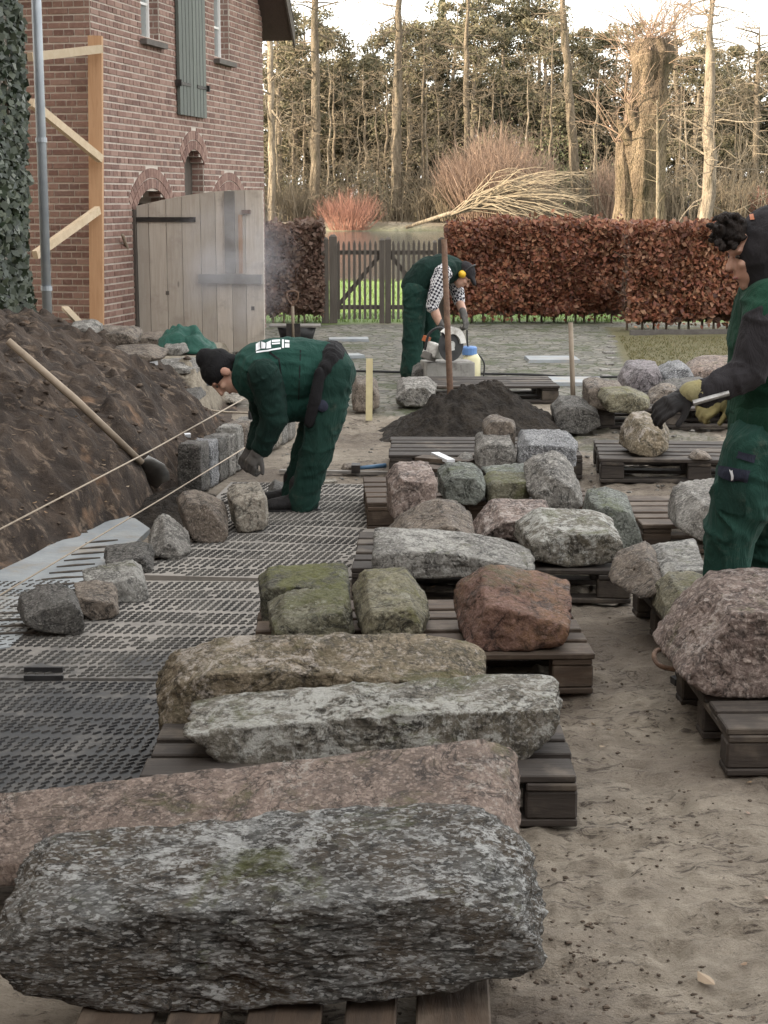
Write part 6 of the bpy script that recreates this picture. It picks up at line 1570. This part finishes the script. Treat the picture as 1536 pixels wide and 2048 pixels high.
def head(parent, c, f, u, s=1.0, neck=True, neck_to=None):
    R = frame(f, u); c = Vector(c); L_ = lambda x, y, z: c + R @ Vector((x * s, y * s, z * s)); b = Blob(); k = lambda *a: tuple(q * s for q in a)
    b.ell(L_(0, -.012, .03), k(.076, .096, .088), R); b.ell(L_(0, .030, -.045), k(.058, .064, .078), R); b.ell(L_(0, .064, -.098), k(.026, .022, .022), R)
    b.cap(L_(0, .088, .018), .009 * s, L_(0, .112, -.026), .014 * s); b.ell(L_(0, .078, .028), k(.052, .018, .012), R)
    for x in (-1, 1): b.ell(L_(x * .034, .070, -.022), k(.020, .020, .016), R); b.ell(L_(x * .079, -.004, -.012), k(.010, .024, .034), R)
    b.ell(L_(0, .088, -.064), k(.022, .012, .009), R)
    b.cap(L_(0, -.018, -.05), .056 * s, Vector(neck_to) if neck_to is not None else L_(0, -.04, -.17), .062 * s)
    h = b.finish('head', 'skin', parent, .007, 3)
    for x in (-1, 1):
        e = Blob(); e.ell(L_(x * .032, .084, .008), k(.012, .008, .007), R); e.finish('eye', 'eye', h, .003, 1)
    e = Blob(); e.ell(L_(0, .094, -.066), k(.020, .007, .006), R); e.finish('mouth', 'lip', h, .003, 1)
    return h, L_, R
def hand(name, parent, wrist, d, nrm, mat, curl=.6, s=1.0, thumb=1, label=None, vox=.005):
    """d: pointing of the palm, nrm: back of the hand"""
    d = Vector(d).normalized(); n = Vector(nrm); n = (n - d * n.dot(d)).normalized(); r = d.cross(n); w = Vector(wrist); b = Blob()
    b.cap(w - d * .03 * s, .030 * s, w + d * .02 * s, .032 * s, r, 1.15); b.cap(w + d * .03 * s, .022 * s, w + d * .075 * s, .020 * s, r, 1.9)
    for i, (off, l) in enumerate(((-.033, .068), (-.011, .078), (.011, .074), (.032, .058))):
        p = w + d * .085 * s + r * off * s; dd = d.copy(); rad = .0105 * s
        for j, f in enumerate((.45, .32, .25)):
            ang = curl * (.55 + .45 * j); dd = (Matrix.Rotation(-ang, 3, r) @ dd).normalized(); q = p + dd * l * s * f * 1.25; b.cap(p, rad, q, rad * .92); p = q; rad *= .92
    p = w + d * .03 * s + r * -.030 * thumb * s; dd = (d * .7 - r * .6 * thumb - n * .35).normalized(); q = p + dd * .042 * s; b.cap(p, .0135 * s, q, .0115 * s); dd = (dd + d * .7 - n * .3 * curl).normalized(); b.cap(q, .0115 * s, q + dd * .034 * s, .0100 * s)
    return b.finish(name, mat, parent, vox, 2, label=label)
def boot(parent, ankle, toe_dir, L_=.27, zs=0.0, h=.13):
    t = Vector(toe_dir); t.z = 0; t.normalize(); a = Vector((ankle[0], ankle[1], 0)); b = Blob(); z = lambda v, k: Vector((v.x, v.y, zs + k)); heel = a - t * .07; toe = a + t * (L_ - .09)
    b.cap(z(a, .07), .055, z(a, h + .03), .055); b.cap(z(heel, .045), .042, z(a + t * .05, .055), .046); b.cap(z(a + t * .05, .055), .046, z(toe - t * .03, .042), .040, t.cross(Vector((0, 0, 1))), 1.15)
    o = b.finish('boot', 'boot', parent, .009, 3); m = MB(); s = t.cross(Vector((0, 0, 1)))
    pr = [(-.115, .03), (-.10, .042), (0, .042), (.10, .05), (L_ - .13, .045), (L_ - .07, .022)]
    poly = [z(a + t * x + s * y, .0) for x, y in pr] + [z(a + t * x - s * y, .0) for x, y in pr[::-1]]; m.prism(poly, (0, 0, .024)); m.build('sole', M['black_plastic'], o); return o
def decal(objs, polys, mat, name, parent, off=.004, thick=True):
    """cloth print: each pixel polygon is laid onto the surface it falls on"""
    bvs = []
    for o in objs:
        w = WLOC[o.name]; bvs.append(BVHTree.FromPolygons([v.co + w for v in o.data.vertices], [tuple(p.vertices) for p in o.data.polygons]))
    V = []; F = []; org = Vector((0, 0, CAMH))
    for quad in polys:
        k = 6; b = len(V); ok = True; tmp = []
        for j in range(k + 1):
            for i in range(k + 1):
                u, v = i / k, j / k; (x0, y0), (x1, y1), (x2, y2), (x3, y3) = quad
                px = (x0 * (1 - u) + x1 * u) * (1 - v) + (x3 * (1 - u) + x2 * u) * v; py = (y0 * (1 - u) + y1 * u) * (1 - v) + (y3 * (1 - u) + y2 * u) * v; d = ray(px, py).normalized(); best = None
                for bv in bvs:
                    h = bv.ray_cast(org, d)
                    if h[0] is not None and (best is None or h[3] < best[3]): best = h
                if best is None: ok = False; break
                n = best[1]; n = n if n.dot(d) < 0 else -n; tmp.append(best[0] + n * off)
            if not ok: break
        if not ok: continue
        V += tmp
        for j in range(k):
            for i in range(k): q = b + j * (k + 1) + i; F.append((q, q + 1, q + k + 2, q + k + 1))
    if not V: return None
    o = mk(name, V, F, M[mat], parent, True); return o

# ---- worker bending over the kerb stones
D = G(600, 1020).y; J = lambda x, y, dy=0: P(x, y, D + dy)
A = thing('person', 'person in dark green workwear and black knitted cap bending over the kerb stones', 'person', (J(610, 1020).x, D, 0))
head(A, J(447, 746, -.02), (-.30, -.22, -.92), (-.95, .0, .32), 1.0, neck_to=J(505, 742))
R = frame((-.30, -.22, -.92), (-.95, .0, .32)); c = J(447, 746, -.02); b = Blob()
b.ell(c + R @ Vector((0, -.018, .045)), (.091, .108, .088), R); b.cap(c + R @ Vector((0, -.03, .02)), .086, c + R @ Vector((0, -.045, .11)), .062); b.ell(c + R @ Vector((0, -.075, -.01)), (.075, .04, .07), R)
b.finish('knitted_cap', 'black_cloth', A, .009, 4, .002, 30)
tr = Blob(); yv = Vector((0, 1, 0))
tr.cap(J(662, 748, -.07), .125, J(662, 748, .11), .125); tr.chain([(J(660, 768, -.09), .118), (J(650, 838, -.10), .100), (J(634, 902, -.10), .083), (J(614, 968, -.08), .080), (J(605, 1000, -.07), .086)])
tr.chain([(J(650, 772, .11), .110), (J(634, 845, .12), .095), (J(612, 905, .13), .080), (J(594, 968, .12), .076), (J(588, 994, .12), .082)])
tro = tr.finish('trousers', 'green_cloth', A, .011, 4, .007, 11)
tz = Blob(); tz.chain([(J(648, 735), .150), (J(600, 740), .180), (J(552, 744), .190), (J(522, 744), .165)], yv, 1.12); tz.cap(J(622, 800), .10, J(560, 806), .12, yv, 1.2); tz.cap(J(520, 742, -.13), .10, J(520, 742, .15), .10); tz.cap(J(505, 738), .085, J(488, 738), .070)
vest = tz.finish('vest', 'green_vest', A, .012, 6, .006, 9)
ja = Blob(); ja.chain([(J(528, 752, -.20), .092), (J(548, 838, -.20), .074), (J(524, 893, -.14), .056)]); ja.finish('sleeve', 'green_dark', A, .010, 4, .007, 14)
ja = Blob(); ja.chain([(J(520, 752, .20), .090), (J(532, 838, .22), .072), (J(512, 888, .12), .055)]); ja.finish('sleeve', 'green_dark', A, .010, 4, .007, 14)
lb = Blob(); lb.ell(J(664, 722, .01), (.090, .195, .112)); lb.cap(J(652, 736, -.16), .045, J(640, 752, -.18), .03); lb.finish('jumper_hem', 'black_cloth', A, .011, 4, .006, 14)
st = Blob(); st.chain([(J(640, 745, -.20), .032), (J(630, 800, -.215), .036), (J(618, 846, -.185), .030)], yv, .45); st.finish('tool_belt', 'black_cloth', A, .008, 3)
pk = Blob(); pk.ell(J(645, 812, -.205), (.035, .015, .035)); pk.finish('pocket_flap', 'navy', A, .006, 3)
hand('glove', A, J(520, 900, -.14), (-.55, .1, -.85), (-.5, -.8, .3), 'glove_grey', .9, 1.12); hand('glove', A, J(508, 893, .12), (-.55, -.1, -.85), (-.5, -.8, .3), 'glove_grey', .9, 1.1)
boot(A, J(598, 1000, -.07), (-.97, -.15, 0)); boot(A, J(586, 996, .13), (-.97, -.05, 0))
em = [[(512, 689), (521, 684), (521, 699), (512, 703)], [(523, 684), (531, 687), (531, 698), (523, 698)], [(533, 686), (542, 682), (542, 697), (533, 698)],
      [(544, 681), (560, 680), (560, 684), (544, 685)], [(544, 687), (560, 686), (560, 689), (544, 690)], [(512, 704), (562, 696), (562, 699), (512, 707)], [(564, 680), (568, 680), (568, 697), (564, 697)], [(570, 681), (579, 682), (579, 686), (570, 685)], [(570, 688), (579, 688), (579, 696), (570, 696)]]
e = decal([vest], em, 'paper', 'back_print', vest)
decal([vest], [[(600, 700), (602, 700), (598, 800), (596, 800)], [(556, 716), (559, 717), (566, 770), (563, 770)], [(540, 703), (556, 716), (554, 719), (538, 706)]], 'black_cloth', 'seam', vest, .003)

# ---- worker with the disc saw
D = G(830, 752).y; J = lambda x, y, dy=0: P(x, y, D + dy)
B_ = thing('person', 'person in green vest and checked shirt with yellow ear defenders stooping over the disc saw', 'person', (J(838, 752).x, D, 0))
hf, hu = (.52, -.18, -.83), (.80, -.05, .60)
head(B_, J(927, 550, -.02), hf, hu, 1.0, neck_to=J(900, 540)); R = frame(hf, hu); c = J(927, 550, -.02)
b = Blob(); b.ell(c + R @ Vector((0, -.016, .050)), (.088, .104, .078), R); b.cap(c + R @ Vector((0, .07, .055)), .028, c + R @ Vector((0, .13, .045)), .02, R @ Vector((1, 0, 0)), 2.4); b.finish('cap', 'charcoal', B_, .010, 3)
for sgn in (-1, 1):
    b = Blob(); b.cap(c + R @ Vector((sgn * .082, -.004, -.004)), .040, c + R @ Vector((sgn * .105, -.004, -.004)), .034, None, 1); ob = b.finish('ear_defender', 'yellow', B_, .008, 3)
m = MB(); m.tube(spline([c + R @ Vector((-.09, -.01, .02)), c + R @ Vector((-.075, -.02, .10)), c + R @ Vector((0, -.02, .145)), c + R @ Vector((.075, -.02, .10)), c + R @ Vector((.09, -.01, .02))], 6), .008, 6); m.build('headband', M['black_plastic'], B_, True)
tr = Blob(); tr.cap(J(832, 585, -.07), .135, J(836, 585, .10), .135); tr.chain([(J(830, 600, -.09), .118), (J(826, 670, -.10), .100), (J(824, 720, -.10), .094), (J(823, 742, -.10), .100)]); tr.chain([(J(844, 600, .12), .115), (J(862, 665, .14), .095), (J(862, 735, .14), .09)])
tr.finish('trousers', 'green_cloth', B_, .013, 4, .008, 10)
tz = Blob(); tz.chain([(J(834, 572), .150), (J(858, 548), .165), (J(888, 540), .150), (J(902, 540), .125)], yv, 1.1); tz.cap(J(893, 540, -.13), .095, J(898, 540, .15), .095); tz.finish('vest', 'green_dark', B_, .013, 5, .007, 9)
sl = Blob(); sl.chain([(J(886, 545, -.20), .082), (J(873, 585, -.22), .074), (J(864, 612, -.22), .062)]); sl.finish('shirt_sleeve', 'check', B_, .010, 3, .006, 14)
sl = Blob(); sl.chain([(J(906, 548, .20), .080), (J(914, 582, .18), .068), (J(918, 602, .14), .058)]); sl.finish('shirt_sleeve', 'check', B_, .010, 3, .006, 14)
ar = Blob(); ar.chain([(J(865, 610, -.22), .048), (J(873, 632, -.22), .044), (J(880, 648, -.21), .034)]); ar.finish('forearm', 'skin', B_, .008, 3)
ar = Blob(); ar.chain([(J(918, 602, .14), .046), (J(924, 618, .06), .042), (J(928, 630, -.02), .034)]); ar.finish('forearm', 'skin', B_, .008, 3)
hand('glove', B_, J(879, 645, -.21), (.35, .1, -.9), (-.8, -.5, .2), 'glove_grey', .8, 1.12, vox=.006); hand('glove', B_, J(927, 628, -.02), (.25, -.2, -.9), (.8, -.5, .2), 'glove_grey', .9, 1.12, vox=.006)
boot(B_, J(826, 745, -.10), (.9, -.3, 0)); boot(B_, J(862, 740, .14), (.95, -.1, 0))

# ---- worker in the hooded jumper
D = 5.80; J = lambda x, y, dy=0: P(x, y, D + dy)
C_ = thing('person', 'person in charcoal hooded jumper and green vest standing with a gloved hand stretched out', 'person', (J(1490, 1300).x, D, 0))
hf, hu = (-.95, -.20, -.25), (-.25, .0, .97); hc_ = J(1512, 506, -.015)
head(C_, hc_, hf, hu, .98, neck_to=J(1530, 590)); R = frame(hf, hu); c = hc_
b = Blob(); rs = np.random.RandomState(2)
for k in range(190):                                        # curly fringe standing out before the hood rim
    a_ = rs.uniform(0, 6.28); q_ = math.sqrt(rs.rand()); q = J(1454 + 33 * q_ * math.cos(a_), 461 + 35 * q_ * math.sin(a_), rs.uniform(-.085, .075)); d_ = Vector(rs.normal(size=3)).normalized() * .014
    b.cap(q, .0075, q + d_, .006, None, 1, 8)
b.ell(J(1462, 463, 0), (.060, .082, .064))
b.finish('hair', 'hair', C_, .005, 1, .003, 60)
b = Blob(); b.ell(J(1534, 490, .0), (.106, .125, .136), Matrix.Rotation(.12, 3, 'Y')); b.cap(J(1528, 505), .112, J(1545, 568), .105, yv, 1.1); b.cap(J(1522, 566, -.02), .050, J(1540, 582, 0), .075, yv, 1.3)
hood = b.finish('hood', 'charcoal', C_, .010, 4, .004, 10)
tz = Blob(); tz.chain([(J(1552, 835), .168), (J(1552, 760), .165), (J(1556, 680), .170), (J(1556, 625), .150)], yv, 1.12); tz.cap(J(1540, 612, -.14), .098, J(1545, 612, .16), .098); tz.cap(J(1540, 606, -.12), .07, J(1524, 640, -.20), .072); tz.cap(J(1548, 590), .115, J(1552, 610), .13)
vs = tz.finish('vest', 'green_leaf_vest', C_, .012, 5, .007, 8)
hm = Blob(); hm.cap(J(1552, 852, -.02), .172, J(1552, 862, -.02), .170, yv, 1.12); hm.finish('vest_hem', 'green_leaf_vest', C_, .011, 3, .004, 9)
sl = Blob(); sl.chain([(J(1520, 648, -.21), .070), (J(1509, 696, -.225), .066), (J(1498, 742, -.23), .060), (J(1450, 768, -.25), .050), (J(1402, 788, -.26), .042)]); sl.finish('sleeve', 'charcoal', C_, .009, 3, .007, 12)
sl = Blob(); sl.chain([(J(1545, 622, .22), .085), (J(1530, 740, .22), .066), (J(1470, 790, .10), .046)]); sl.finish('sleeve', 'charcoal', C_, .010, 4, .006, 14)
cf = Blob(); cf.cap(J(1402, 785, -.26), .046, J(1382, 787, -.265), .042); cf.finish('glove_cuff', 'glove_yellow', C_, .006, 2)
hand('glove', C_, J(1384, 789, -.265), (-.88, -.05, -.42), (-.35, -.75, .55), 'boot', .55, 1.0, label='dark coated palm of the outstretched glove', vox=.005)
hand('glove', C_, J(1462, 792, .10), (-.8, -.3, -.3), (-.3, -.8, .5), 'glove_yellow', .9, 1.0, vox=.006)
tr = Blob(); tr.cap(J(1540, 885, -.06), .150, J(1550, 885, .10), .150); tr.chain([(J(1512, 905, -.10), .122), (J(1486, 985, -.11), .110), (J(1462, 1060, -.11), .092), (J(1452, 1150, -.09), .084), (J(1450, 1250, -.08), .080), (J(1450, 1300, -.08), .088)]); tr.chain([(J(1560, 905, .14), .115), (J(1535, 1050, .16), .090), (J(1530, 1240, .18), .08), (J(1530, 1295, .18), .086)])
tro = tr.finish('trousers', 'green_worn', C_, .011, 4, .009, 9)
boot(C_, J(1452, 1310, -.08), (-.95, -.2, 0)); boot(C_, J(1530, 1305, .18), (-.9, -.1, 0))
po = decal([tro], [[(1446, 932), (1500, 942), (1494, 964), (1443, 953)]], 'navy', 'pocket_flap', tro, .018)
decal([tro], [[(1443, 953), (1494, 964), (1487, 1030), (1437, 1018)]], 'green_cloth', 'cargo_pocket', tro, .014); decal([tro], [[(1478, 902), (1512, 910), (1508, 926), (1474, 916)]], 'navy', 'pocket_flap', tro, .008)
decal([tro], [[(1466, 944), (1471, 942), (1471, 953), (1466, 955)]], 'paper', 'pocket_logo', tro, .022); decal([hood], [[(1500, 430), (1508, 429), (1510, 440), (1502, 441)]], 'orange', 'hood_tag', hood, .004)
m = MB(); m.tube([J(1386, 806, -.31), J(1458, 786, -.31)], [.010, .009], 8); tag(m.build('chisel', M['steel']), 'bright steel chisel held before the green vest', 'chisel')
